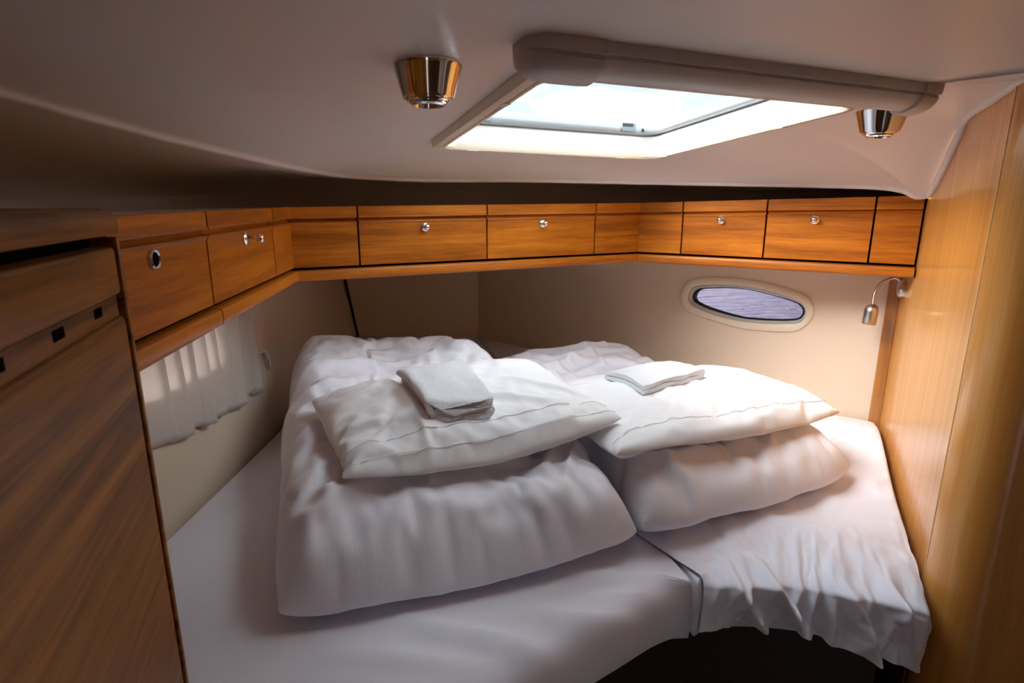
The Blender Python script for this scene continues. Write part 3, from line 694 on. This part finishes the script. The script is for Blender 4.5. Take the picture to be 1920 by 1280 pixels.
mesh('head', *orient(lathe([(0.004, 0.004), (0.0095, 0.002), (0.0165, -0.006), (0.0195, -0.014), (0.0200, -0.020), (0.0200, -0.058), (0.0185, -0.061), (0.0165, -0.060), (0.0160, -0.052), (0.0005, -0.050)], 32), Matrix.Translation(hd) @ Matrix.Rotation(radians(4), 4, 'Y')), M['nickel'], lamp, smooth=True, angle=50)

# ================================================================ curtain on the left
cur = []
NPL = 12; NF = 16; NZ = 24
yA, yB = 0.98, 1.715
rnd = random.Random(5); wid = [0.7 + 0.6 * rnd.random() for _ in range(NPL)]; tot = sum(wid)
LAP = [(0.0, 0.0, 0.0), (0.30, 0.45, 0.5), (0.62, 1.10, 1.0), (0.70, 1.16, 0.75), (0.74, 1.10, 0.45), (0.86, 0.78, 0.10), (0.90, 0.74, 0.0), (1.0, 1.0, 0.0)]   # along the cloth: place, depth
def lap(f):
    for a, b in zip(LAP, LAP[1:]):
        if f <= b[0]: t_ = (f - a[0]) / (b[0] - a[0]); return lerp(a[1], b[1], t_), lerp(a[2], b[2], t_)
    return 1.0, 0.0
for j in range(NZ + 1):
    v = j / NZ; row = []; y0 = 0.0
    for k in range(NPL):
        for i in range(NF):
            f = i / NF; pl, dp = lap(f); s = (y0 + wid[k] * pl) / tot
            sway = 0.012 * v * sin(k * 1.9 + 1) + 0.006 * v * v * sin(k * 3.1)
            x = LW_X + 0.006 + dp * 0.013 * (0.8 + 0.6 * v) * (0.8 + 0.4 * sin(k * 2.3)) + 0.003 * sin(9 * s + 3 * v)
            row.append((x, lerp(yA, yB, s) + sway, lerp(-0.172, -0.552 + 0.016 * sin(5 * s + .4) - 0.010 * rnd.random() * 0 + 0.007 * sin(k * 2.7), v)))
        y0 += wid[k]
    cur.append(row)
cu = mesh('curtain', *loft(cur, False), M['curtain'], smooth=True, angle=180, fix=False)
cu.modifiers.new('thick', 'SOLIDIFY').thickness = 0.0012
tag(cu, 'short cream pleated curtain over the left window', 'curtain')
tie = mesh('curtain_tie', *tube(catmull([Vector((LW_X + 0.006, 1.735, -0.455)), Vector((LW_X + 0.014, 1.76, -0.452)), Vector((LW_X + 0.016, 1.79, -0.47)), Vector((LW_X + 0.008, 1.80, -0.52)), Vector((LW_X + 0.02, 1.792, -0.50)), Vector((LW_X + 0.014, 1.775, -0.462))], 6, False), 0.0035, 8), M['curtain'], smooth=True)
tag(tie, 'thin white cord loop hanging on the lining right of the curtain', 'cord')

# ================================================================ berth
FRONT = [Vector(p) for p in ((-0.42, 0.30, 0), (-0.26, 0.50, 0), (-0.08, 0.70, 0), (0.05, 0.81, 0), (0.20, 0.915, 0), (0.33, 1.0, 0), (0.46, 1.035, 0), (0.62, 1.02, 0), (0.80, 0.96, 0))]
FC = catmull(FRONT, 4, False)
base_pl = [(-0.40, 0.74), (-0.12, 0.78)] + [(p.x - 0.03, p.y + 0.05) for p in FC if p.y > 0.76] + [(0.88, 1.16), (1.21, 1.80), (-0.21, 3.22), (-0.90, 3.22), (-0.79, 1.80), (-0.79, 0.74)]
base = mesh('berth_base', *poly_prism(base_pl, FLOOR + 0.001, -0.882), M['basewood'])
tag(base, 'dark berth base in the shadow below the mattresses', 'bed base')
kp = ray(1583, 1253) * (1.06 / ray(1583, 1253).y)
mesh('latch_button', *orient(lathe([(0.006, 0), (0.006, 0.003), (0.0035, 0.005), (0.0003, 0.0055)], 16), frame(kp, (0, -1, 0))), M['chrome'], base, smooth=True)
def ridge_field(R):
    seg = []
    for (a, b, wd_, h) in R:
        pa, pb = at_z(a[0], a[1], BED), at_z(b[0], b[1], BED); seg.append((Vector((pa.x, pa.y)), Vector((pb.x, pb.y)), wd_, h))
    def f(x, y):
        z = 0.0; p = Vector((x, y))
        for a, b, wd_, h in seg:
            d = b - a; t = (p - a).dot(d) / d.length_squared; tt = min(1, max(0, t)); q = a + d * tt; r = (p - q).length
            if r < wd_ * 3: z += h * exp(-(r / wd_) ** 2) * (sin(pi * min(1, max(0, 0.08 + 0.84 * tt))) ** 0.6)
        return z
    return f
SPL0 = Vector((0.375, 1.015, 0)); SPL1 = Vector((-0.212, 3.274, 0))
def mattress(outline, cen, field, zt=BED, zb=-0.88, nA=240, nR=40, label=None):
    P = resample([Vector((p[0], p[1], 0)) for p in outline], nA, True); c = Vector((cen[0], cen[1], 0))
    rings = []
    for ins, z in ((0.012, zb), (0.0, zb + 0.015), (-0.004, zb + 0.05), (-0.002, zb + 0.085), (0.006, zt - 0.024), (0.018, zt - 0.010), (0.034, zt - 0.003), (0.055, zt)):
        rings.append([p + (c - p).normalized() * ins * (1.0 if p.y < 1.2 and p.x > -0.5 and abs((p - SPL0).cross((SPL1 - SPL0).normalized()).z) > 0.02 else 0.12) + Vector((0, 0, z)) for p in P])
    last = [Vector((p.x, p.y, 0)) for p in rings[-1]]
    for k in range(1, nR):
        t = (k / nR) ** 1.25; rings.append([q.lerp(c, t) + Vector((0, 0, zt)) for q in last])
    for r in rings[3:]:
        for p in r: p.z += field(p.x, p.y)
    V, F = loft(rings, True, True, True)
    org = Vector((cen[0], cen[1], zb)); V = [Vector(v) - org for v in V]
    o = mesh('mattress', V, F, M['sheet'], smooth=True, angle=180); o.location = org
    return tag(o, label, 'mattress', 'berth mattresses')
Lout = [(-0.797, 0.72), (-0.797, 1.80), (-0.912, 3.274), (SPL1.x, SPL1.y), (SPL0.x, SPL0.y)] + [(p.x, p.y) for p in FC if p.x < 0.36 and p.x > -0.02][::-1] + [(-0.08, 0.72), (-0.40, 0.70)]
rf = ridge_field([((1285, 1090), (1060, 1075), 0.020, 0.0108), ((1290, 1115), (1120, 1120), 0.012, 0.0144), ((1292, 1135), (1080, 1165), 0.016, 0.0180), ((1180, 1080), (1250, 1140), 0.008, 0.0072),
                  ((1000, 1140), (1180, 1200), 0.018, 0.0144), ((760, 1165), (1010, 1225), 0.020, 0.0126), ((620, 1225), (900, 1250), 0.022, 0.0090), ((1120, 1140), (1160, 1200), 0.010, 0.0072), ((900, 1190), (1060, 1250), 0.014, 0.0108)])
mat_l = mattress(Lout, (-0.36, 1.55), rf, label='left mattress in a fitted white sheet, reaching to the wardrobe')
Rout = [(SPL0.x + 0.006, SPL0.y + 0.002), (SPL1.x + 0.006, SPL1.y), (1.232, 1.815), (0.874, 1.075), (0.80, 0.97)] + [(p.x, p.y) for p in FC if 0.40 < p.x < 0.79][::-1]
def rbump(x, y): return 0.050 * exp(-(((x - 1.12) / 0.26) ** 2 + ((y - 1.70) / 0.26) ** 2))
mat_r = mattress(Rout, (0.50, 1.62), rbump, label='right mattress under the draped sheet, against the bulkhead')

# ---------------------------------------------------------------- soft bedding: cloth settled by simulation, then frozen
COLLIDERS = []
def collider(o, thick=0.003):
    o.modifiers.new('col', 'COLLISION'); c = o.collision
    c.thickness_outer = thick; c.thickness_inner = 0.05; c.cloth_friction = 25; c.damping = 0.8; COLLIDERS.append(o)
def settle(o, frames, vol=None, pressure=60, grow=0.05, mass=0.02, tension=15, comp=4, shear=3, bend=0.035, grav=0.08, quality=5, pins=None, selfc=False):
    m = o.modifiers.new('cloth', 'CLOTH'); s = m.settings
    s.quality = quality; s.mass = mass; s.tension_stiffness = tension; s.compression_stiffness = comp; s.shear_stiffness = shear; s.bending_stiffness = bend
    s.tension_damping = 5; s.compression_damping = 5; s.shear_damping = 5; s.bending_damping = 0.5; s.air_damping = 1
    if vol:
        s.use_pressure = True; s.uniform_pressure_force = 0; s.use_pressure_volume = True; s.target_volume = vol; s.pressure_factor = pressure
    s.shrink_min = -grow; s.shrink_max = -grow; s.effector_weights.gravity = grav
    c = m.collision_settings; c.use_collision = True; c.distance_min = 0.004; c.collision_quality = 2; c.use_self_collision = selfc; c.self_distance_min = 0.004
    if pins:
        g = o.vertex_groups.new(name='pin')
        for i, wt in pins: g.add([int(i)], wt, 'REPLACE')
        s.vertex_group_mass = 'pin'
    m.point_cache.frame_start = 1; m.point_cache.frame_end = frames + 1; SC.frame_start = 1; SC.frame_end = frames + 1
    for f in range(1, frames + 1): SC.frame_set(f)
    me = o.evaluated_get(bpy.context.evaluated_depsgraph_get()).to_mesh()
    co = [0.0] * (3 * len(me.vertices)); me.vertices.foreach_get('co', co)
    o.modifiers.remove(m); o.data.vertices.foreach_set('co', co); o.data.update(); SC.frame_set(1)
    if pins: o.vertex_groups.clear()
def corner_blend(s, t, C):
    a = (s + 1) / 2; b = (t + 1) / 2
    return [C[0][k] * (1 - a) * (1 - b) + C[1][k] * a * (1 - b) + C[2][k] * (1 - a) * b + C[3][k] * a * b for k in (0, 1)]
def sup(x, p, q): return max(0.0, 1 - min(1, abs(x)) ** p) ** q
from mathutils import noise as mnoise
def grid_uv(o, UV):
    uv = o.data.uv_layers.new(name='UVMap'); uv.data.foreach_set('uv', [c for p in UV for c in p])
def cushion(name, C, zbot, ztop, nx, ny, mat, p=6, q=0.5, seed=0, rough=0.004, rim=0.35, volk=1.0, frames=30, pucker=(0, 1), ridges=(), rnd_c=0.0, **kw):
    """closed cushion over four plan corners (front-left, front-right, back-left, back-right), blown up and let settle"""
    top = [[j * (nx + 1) + i for i in range(nx + 1)] for j in range(ny + 1)]; V = [None] * ((nx + 1) * (ny + 1)); bot = [r[:] for r in top]
    for j in range(ny + 1):
        for i in range(nx + 1):
            s = -1 + 2 * i / nx; t = -1 + 2 * j / ny; x, y = corner_blend(s * (1 - rnd_c * abs(t) ** 8), t * (1 - rnd_c * abs(s) ** 8), C)
            k = sup(s, p, q) * sup(t, p, q); zb, zt_ = zbot(s, t), ztop(s, t); zm = zb + (zt_ - zb) * rim
            nz_ = mnoise.noise(Vector((x * 9 + seed, y * 9, 0))) * rough + mnoise.noise(Vector((x * 25 + seed, y * 25, 5))) * rough * 0.6
            ed = exp(-(1 - abs(s)) / 0.10) * (1 - abs(t) ** 6)
            nz_ += pucker[0] * ed * (sin(pucker[1] * t + 3 * sin(5 * t + seed)) + 0.5 * sin(2.3 * pucker[1] * t + seed))
            for (s0, t0, s1, t1, wd_, h_) in ridges:
                ds, dt = s1 - s0, t1 - t0; f_ = min(1, max(0, ((s - s0) * ds + (t - t0) * dt) / (ds * ds + dt * dt)))
                nz_ += h_ * exp(-(((s - s0 - ds * f_) ** 2 + (t - t0 - dt * f_) ** 2) / wd_ ** 2))
            k_ = max(k, 0.35 * ed)
            V[top[j][i]] = Vector((x, y, zm + (zt_ - zm) * k + nz_ * k_))
            if 0 < i < nx and 0 < j < ny: bot[j][i] = len(V); V.append(Vector((x, y, zm + (zb - zm) * k)))
    F = []; UV = []
    for j in range(ny):
        for i in range(nx):
            qd = ((j, i), (j, i + 1), (j + 1, i + 1), (j + 1, i))
            F.append(tuple(top[a][b] for a, b in qd)); UV += [(b / nx, a / ny) for a, b in qd]
            F.append(tuple(bot[a][b] for a, b in qd[::-1])); UV += [(b / nx, a / ny) for a, b in qd[::-1]]
    o = mesh(name, V, F, mat, smooth=True, angle=180, fix=False)
    grid_uv(o, UV)
    bm = bmesh.new(); bm.from_mesh(o.data); vol = abs(bm.calc_volume()); bm.free()
    settle(o, frames, vol=vol * volk, **kw)
    collider(o)
    return o, top
def finish(o, org=None):
    """put the origin at the thing's base, add the smoothing"""
    n = len(o.data.vertices); co = [0.0] * (3 * n); o.data.vertices.foreach_get('co', co)
    xs, ys, zs = co[0::3], co[1::3], co[2::3]
    org = Vector((sum(xs) / n, sum(ys) / n, min(zs)))
    for k in range(n): co[3 * k] -= org.x; co[3 * k + 1] -= org.y; co[3 * k + 2] -= org.z
    o.data.vertices.foreach_set('co', co); o.data.update(); o.location = org
def seam(o, top, row, r, lift=0.0014, name='hem_seam', i0=1, i1=-1):
    vs_ = o.data.vertices; nx = len(top[0])
    P = []
    for i in range(nx):
        c = vs_[top[row][i]]; P.append(c.co + c.normal * lift)
    mesh(name, *tube(catmull(P[i0:i1 if i1 else None], 2, False), r, 6), o.data.materials[0], o, smooth=True)
def over(x, y, objs):
    best = BED
    for ob in objs:
        ok, loc, _, _ = ob.ray_cast(Vector((x, y, 0.2)) - ob.location, Vector((0, 0, -1)))
        if ok: best = max(best, loc.z + ob.location.z)
    return best
bpy.context.view_layer.update()
# temporary flat bed and wall for the cloth to rest on
collider(mat_l); collider(mat_r)
tmb = mesh('settle_bulkhead', *poly_prism([(BH_END.x, BH_END.y), (CORNER_R.x, CORNER_R.y), (CORNER_R.x + 0.5, CORNER_R.y), (BH_END.x + 0.5, BH_END.y)], -1.2, 0.0), None); collider(tmb)
tmw = mesh('settle_wall', *poly_prism([(-1.2, 0.2), (-0.80, 0.2), (-0.80, 1.8), (-0.90, 3.3), (-1.2, 3.3)], BED - 0.1, 0.0), None); collider(tmw)
# sheet draped over the right mattress
NSX, NSY = 72, 44
fr_line = resample([p for p in FC if p.x > 0.375] + [Vector((0.815, 0.975, 0))], NSX + 1)
SV = []
back_line = resample([Vector((0.285, 1.20, 0)), Vector((0.80, 1.46, 0)), Vector((0.90, 1.60, 0)), Vector((1.19, 1.745, 0))], NSX + 1)
for j in range(NSY + 1):
    qv = j / NSY
    for i in range(NSX + 1):
        sx = i / NSX; bk = back_line[i]; fr = fr_line[i]
        amp = max(0, min(1, (qv - 0.30) / 0.40)) * 0.030 * min(1, 6 * sx, 6 * (1 - sx))
        n1 = mnoise.noise(Vector((sx * 5.5 - 1.4 * qv + 0.3, qv * 1.2, 2.3))); n2 = mnoise.noise(Vector((sx * 11 + 1.5 * qv, qv * 2.0, 7.1)))
        fold = amp * (max(0, 1 - 2.6 * abs(n1)) + 0.45 * max(0, 1 - 2.6 * abs(n2)))
        if qv < 0.62:
            p = bk.lerp(fr, qv / 0.62); p.z = BED + 0.005 + rbump(p.x, p.y) + fold
        else:
            dn = (qv - 0.62) / 0.38; drop = 0.100 - 0.03 * sin(pi * min(1, sx / 0.6)) + 0.025 * max(0, (sx - 0.35) / 0.65)
            p = fr + Vector((0.0, -0.010 - 0.012 * sin(pi * min(0.5, dn)) - fold * 1.3, 0)); p.z = BED + 0.008 - drop * dn + fold * (1 - dn)
        p = p + Vector((0, 0, 0.003 * mnoise.noise(p * 12) + 0.002 * mnoise.noise(p * 30)))
        SV.append(p)
SF = [(j * (NSX + 1) + i, j * (NSX + 1) + i + 1, (j + 1) * (NSX + 1) + i + 1, (j + 1) * (NSX + 1) + i) for j in range(NSY) for i in range(NSX)]
sheet = mesh('draped_sheet', SV, SF, M['sheet'], smooth=True, angle=180, fix=False)
grid_uv(sheet, [((v % (NSX + 1)) / NSX, (v // (NSX + 1)) / NSY) for f in SF for v in f])
settle(sheet, 18, grow=0.02, grav=0.12, bend=0.08, comp=6, pins=[(i, 1.0) for i in range(NSX + 1)] + [(j * (NSX + 1) + i, 1.0) for j in range(1, int(0.60 * NSY)) for i in (0, NSX)])
TS = [[j * (NSX + 1) + i for i in range(NSX + 1)] for j in range(NSY + 1)]
O_ = Vector((-0.412, 0.895, 0))
def lp2(a, b): q = O_ + BX * a + AX * b; return (q.x, q.y)
DRC = [(0.275, 1.085), (0.890, 1.385), (-0.11, 2.2), (0.46, 2.40)]
duv_l, T1 = cushion('folded_duvet', [lp2(-0.015, -0.025), lp2(0.725, -0.045), lp2(0.0, 1.11), lp2(0.69, 1.05)], lambda s, t: BED + 0.004, lambda s, t: BED + 0.225 + 0.13 * ((t + 1) / 2) ** 1.2 - 0.02 * (s + 1) / 2, 48, 68, M['cotton'], p=10, seed=3, rough=0.012, rim=0.16, frames=24, grow=0.045, volk=0.86, rnd_c=0.03, pressure=30, pucker=(0.014, 26),
    ridges=[(-0.86, -0.90, -0.35, -0.70, 0.05, 0.0330), (-0.35, -0.70, 0.45, -0.66, 0.05, 0.0270), (0.55, -0.80, 0.90, -0.45, 0.04, 0.0180), (0.70, -0.85, 0.95, -0.60, 0.03, 0.0180), (-0.75, -0.80, -0.62, -0.62, 0.04, 0.0180), (-0.3, 0.1, -0.2, 0.9, 0.03, 0.0090), (-0.9, 0.3, -0.3, 0.45, 0.05, 0.0210), (-0.9, 0.1, -0.5, 0.2, 0.04, 0.0150)])
duv_r, T3 = cushion('folded_duvet', DRC, lambda s, t: BED + 0.010 + rbump(*corner_blend(s, t, DRC)), lambda s, t: BED + 0.20 + 0.012 * (t + 1) + 0.3 * rbump(*corner_blend(s, t, DRC)), 46, 66, M['cotton'], p=8, seed=11, rough=0.016, rim=0.32, frames=24, grow=0.05, volk=0.84, rnd_c=0.022, pressure=30, pucker=(0.012, 24),
    ridges=[(-0.95, -0.7, -0.6, -0.95, 0.05, 0.0240), (-0.7, -0.85, 0.2, -0.78, 0.035, 0.0210), (0.1, -0.7, 0.8, -0.82, 0.035, 0.0180), (-0.5, -0.6, 0.5, -0.55, 0.04, 0.0150), (-0.6, 0.5, 0.3, 0.75, 0.04, 0.0210), (-0.4, 0.75, 0.5, 0.45, 0.04, 0.0210), (-0.8, 0.3, 0.2, 0.5, 0.04, 0.0180), (-0.5, 0.9, 0.6, 0.85, 0.04, 0.0180)])
pillow_right, T4 = cushion('pillow', [(0.225, 1.13), (0.905, 1.455), (0.075, 1.58), (0.73, 1.82)], lambda s, t: -0.58 + 0.025 * t + 0.012 * max(0, s), lambda s, t: -0.455 + 0.02 * t, 54, 38, M['pillowcase'], p=3, q=0.6, seed=9, frames=28, grow=0.03, volk=0.84, pucker=(0.006, 22),
    ridges=[(-0.45, -0.7, -0.25, -0.35, 0.04, 0.008), (-0.15, -0.75, 0.0, -0.4, 0.04, 0.008), (0.15, -0.8, 0.3, -0.4, 0.04, 0.008), (0.4, -0.8, 0.55, -0.45, 0.04, 0.008), (0.62, -0.85, 0.8, -0.5, 0.035, 0.007), (-0.8, -0.8, -0.6, -0.4, 0.04, 0.008), (-0.6, -0.95, -0.5, -0.75, 0.03, 0.008), (-0.1, -0.97, 0.0, -0.8, 0.03, 0.007)])
pillow_left, T2 = cushion('pillow', [(-0.318, 0.985), (0.262, 1.235), (-0.50, 1.34), (0.045, 1.57)], lambda s, t: -0.525 + 0.03 * t + 0.035 * max(0, s), lambda s, t: -0.385 + 0.03 * t + 0.03 * max(0, s), 54, 36, M['pillowcase'], p=3, q=0.6, seed=5, frames=28, grow=0.03, volk=0.87, pucker=(0.006, 20),
    ridges=[(-0.45, -1.0, -0.45, 0.5, 0.035, 0.009), (-0.85, -0.75, -0.55, -0.45, 0.05, 0.010), (0.1, -0.3, 0.5, -0.6, 0.06, 0.012), (0.45, -0.1, 0.85, -0.45, 0.06, 0.012), (0.2, 0.1, 0.7, 0.2, 0.06, 0.010), (-0.2, -0.75, 0.1, -0.5, 0.05, 0.008), (0.6, -0.85, 0.9, -0.7, 0.04, 0.008)])
for ob in COLLIDERS:
    for md in list(ob.modifiers):
        if md.type == 'COLLISION': ob.modifiers.remove(md)
bpy.data.objects.remove(tmw); bpy.data.objects.remove(tmb)
bpy.context.view_layer.update()
# ---------------------------------------------------------------- towels folded on the pillows
def towel(corners, layers, th, label, seed, rest):
    """a cloth strip folded back and forth; the folds show on the front edge. corners: front-left, front-right, back-left, back-right (x, y)"""
    n_l = 20; path = []
    gap = th * 1.12
    for k in range(layers):
        zc = th * 0.5 + k * gap; short = 0.10 if k == 0 else (0.03 if k == layers - 1 else 0.0)
        a, b = (0.06, 0.94 - short) if k % 2 == 0 else (0.06, 0.94)
        if k % 2: a, b = b, a
        if k == layers - 1:
            b = b + (0.03 if k % 2 == 0 else -0.0)
        for i in range(n_l + 1): path.append((lerp(a, b, i / n_l), zc))
        if k < layers - 1:
            e = path[-1][0]; sgn = 1 if b > a else -1
            nxt = 0.94 if sgn > 0 else 0.06
            for i in range(1, 6):
                an = -pi / 2 + pi * i / 6; path.append((lerp(e, nxt, i / 6) + sgn * gap * 2.2 * cos(an) , zc + gap * 0.5 + gap * 0.5 * sin(an)))
    W_ = (Vector((*corners[1], 0)) - Vector((*corners[0], 0))).length
    n = len(path); up = []; dn = []
    for i in range(n):
        a = Vector((path[max(i - 1, 0)][0] * W_, path[max(i - 1, 0)][1])); b = Vector((path[min(i + 1, n - 1)][0] * W_, path[min(i + 1, n - 1)][1])); d = (b - a).normalized(); nr = Vector((-d.y, d.x))
        p = Vector((path[i][0] * W_, path[i][1])); up.append(p + nr * th * 0.46); dn.append(p - nr * th * 0.46)
    outline = up + dn[::-1]; rings = []
    ND_ = 18
    for j in range(ND_ + 1):
        t = j / ND_; r = []
        for k, p in enumerate(outline):
            s = p.x / W_; x, y = corner_blend(2 * s - 1, 2 * t - 1, corners)
            w1 = mnoise.noise(Vector((x * 28 + seed, y * 28, p.y * 60))) ; w2 = mnoise.noise(Vector((s * 5, seed, p.y * 90)))
            edge = 0.006 * w2 * (1 - min(1, t / 0.15)) + 0.004 * w2 * max(0, (t - 0.85) / 0.15)
            y += edge; x -= edge * 0.3
            z0 = rest(x, y)
            puff = 1.0 + 0.10 * sin(pi * s) * sin(pi * min(1, t * 1.1)) + 0.10 * w1
            taper = 1 - 0.25 * (max(0, (t - 0.7) / 0.3)) ** 2
            r.append(Vector((x + 0.002 * w1, y, z0 + p.y * puff * taper + 0.0015)))
        rings.append(r)
    V, F = loft(rings, True, True, True)
    c = Vector((sum(p[0] for p in corners) / 4, sum(p[1] for p in corners) / 4, 0)); c.z = rest(c.x, c.y)
    o = mesh('folded_towel', [Vector(v) - c for v in V], F, M['terry'], smooth=True, angle=75, fix=True); o.location = c
    return tag(o, label, 'towel', 'folded white towels')
def smooth_rest(ob):
    cache = {}
    def f(x, y):
        z = 0
        for dx in (-0.02, 0, 0.02):
            for dy in (-0.02, 0, 0.02):
                k = (round((x + dx) / 0.006), round((y + dy) / 0.006))
                if k not in cache: cache[k] = over(k[0] * 0.006, k[1] * 0.006, [ob])
                z += cache[k]
        return z / 9
    return f
rl, rr_ = smooth_rest(pillow_left), smooth_rest(pillow_right)
def flat(u, v, z): p = at_z(u, v, z); return (p.x, p.y)
zl, zr = -0.435, -0.455
towel([flat(800, 783, zl), flat(932, 768, zl), flat(746, 736, zl), flat(872, 718, zl)], 3, 0.013, 'thick folded white terry towel on the left pillow', 1, lambda x, y: max(rl(x, y), -0.50))
towel([flat(1198, 724, zr), flat(1328, 692, zr), flat(1126, 697, zr), flat(1248, 668, zr)], 2, 0.012, 'thin folded white terry towel on the right pillow', 4, lambda x, y: max(rr_(x, y), -0.52))
seam(pillow_left, T2, 5, 0.0009); seam(pillow_left, T2, 2, 0.0008)
seam(pillow_right, T4, 4, 0.0010); seam(sheet, TS, NSY - 4, 0.0009, name='hem')
for ob in (duv_l, pillow_left, duv_r, pillow_right, sheet):
    old = ob.location.copy(); finish(ob)
    for ch in ob.children: ch.location = -ob.location
    md = ob.modifiers.new('sub', 'SUBSURF'); md.levels = 1; md.render_levels = 2
sheet.modifiers.new('thick', 'SOLIDIFY').thickness = 0.0015
tag(duv_l, 'thick folded white duvet filling the left half of the berth', 'duvet', 'folded duvets')
tag(pillow_left, 'front left white pillow under the thicker towel', 'pillow', 'white pillows')
tag(duv_r, 'folded white duvet under the right pillow, crumpled at its far end', 'duvet', 'folded duvets')
tag(pillow_right, 'right white pillow under the thinner towel, its pointed corner towards the bulkhead', 'pillow', 'white pillows')
tag(sheet, 'wrinkled white sheet hanging over the front of the right mattress', 'sheet')
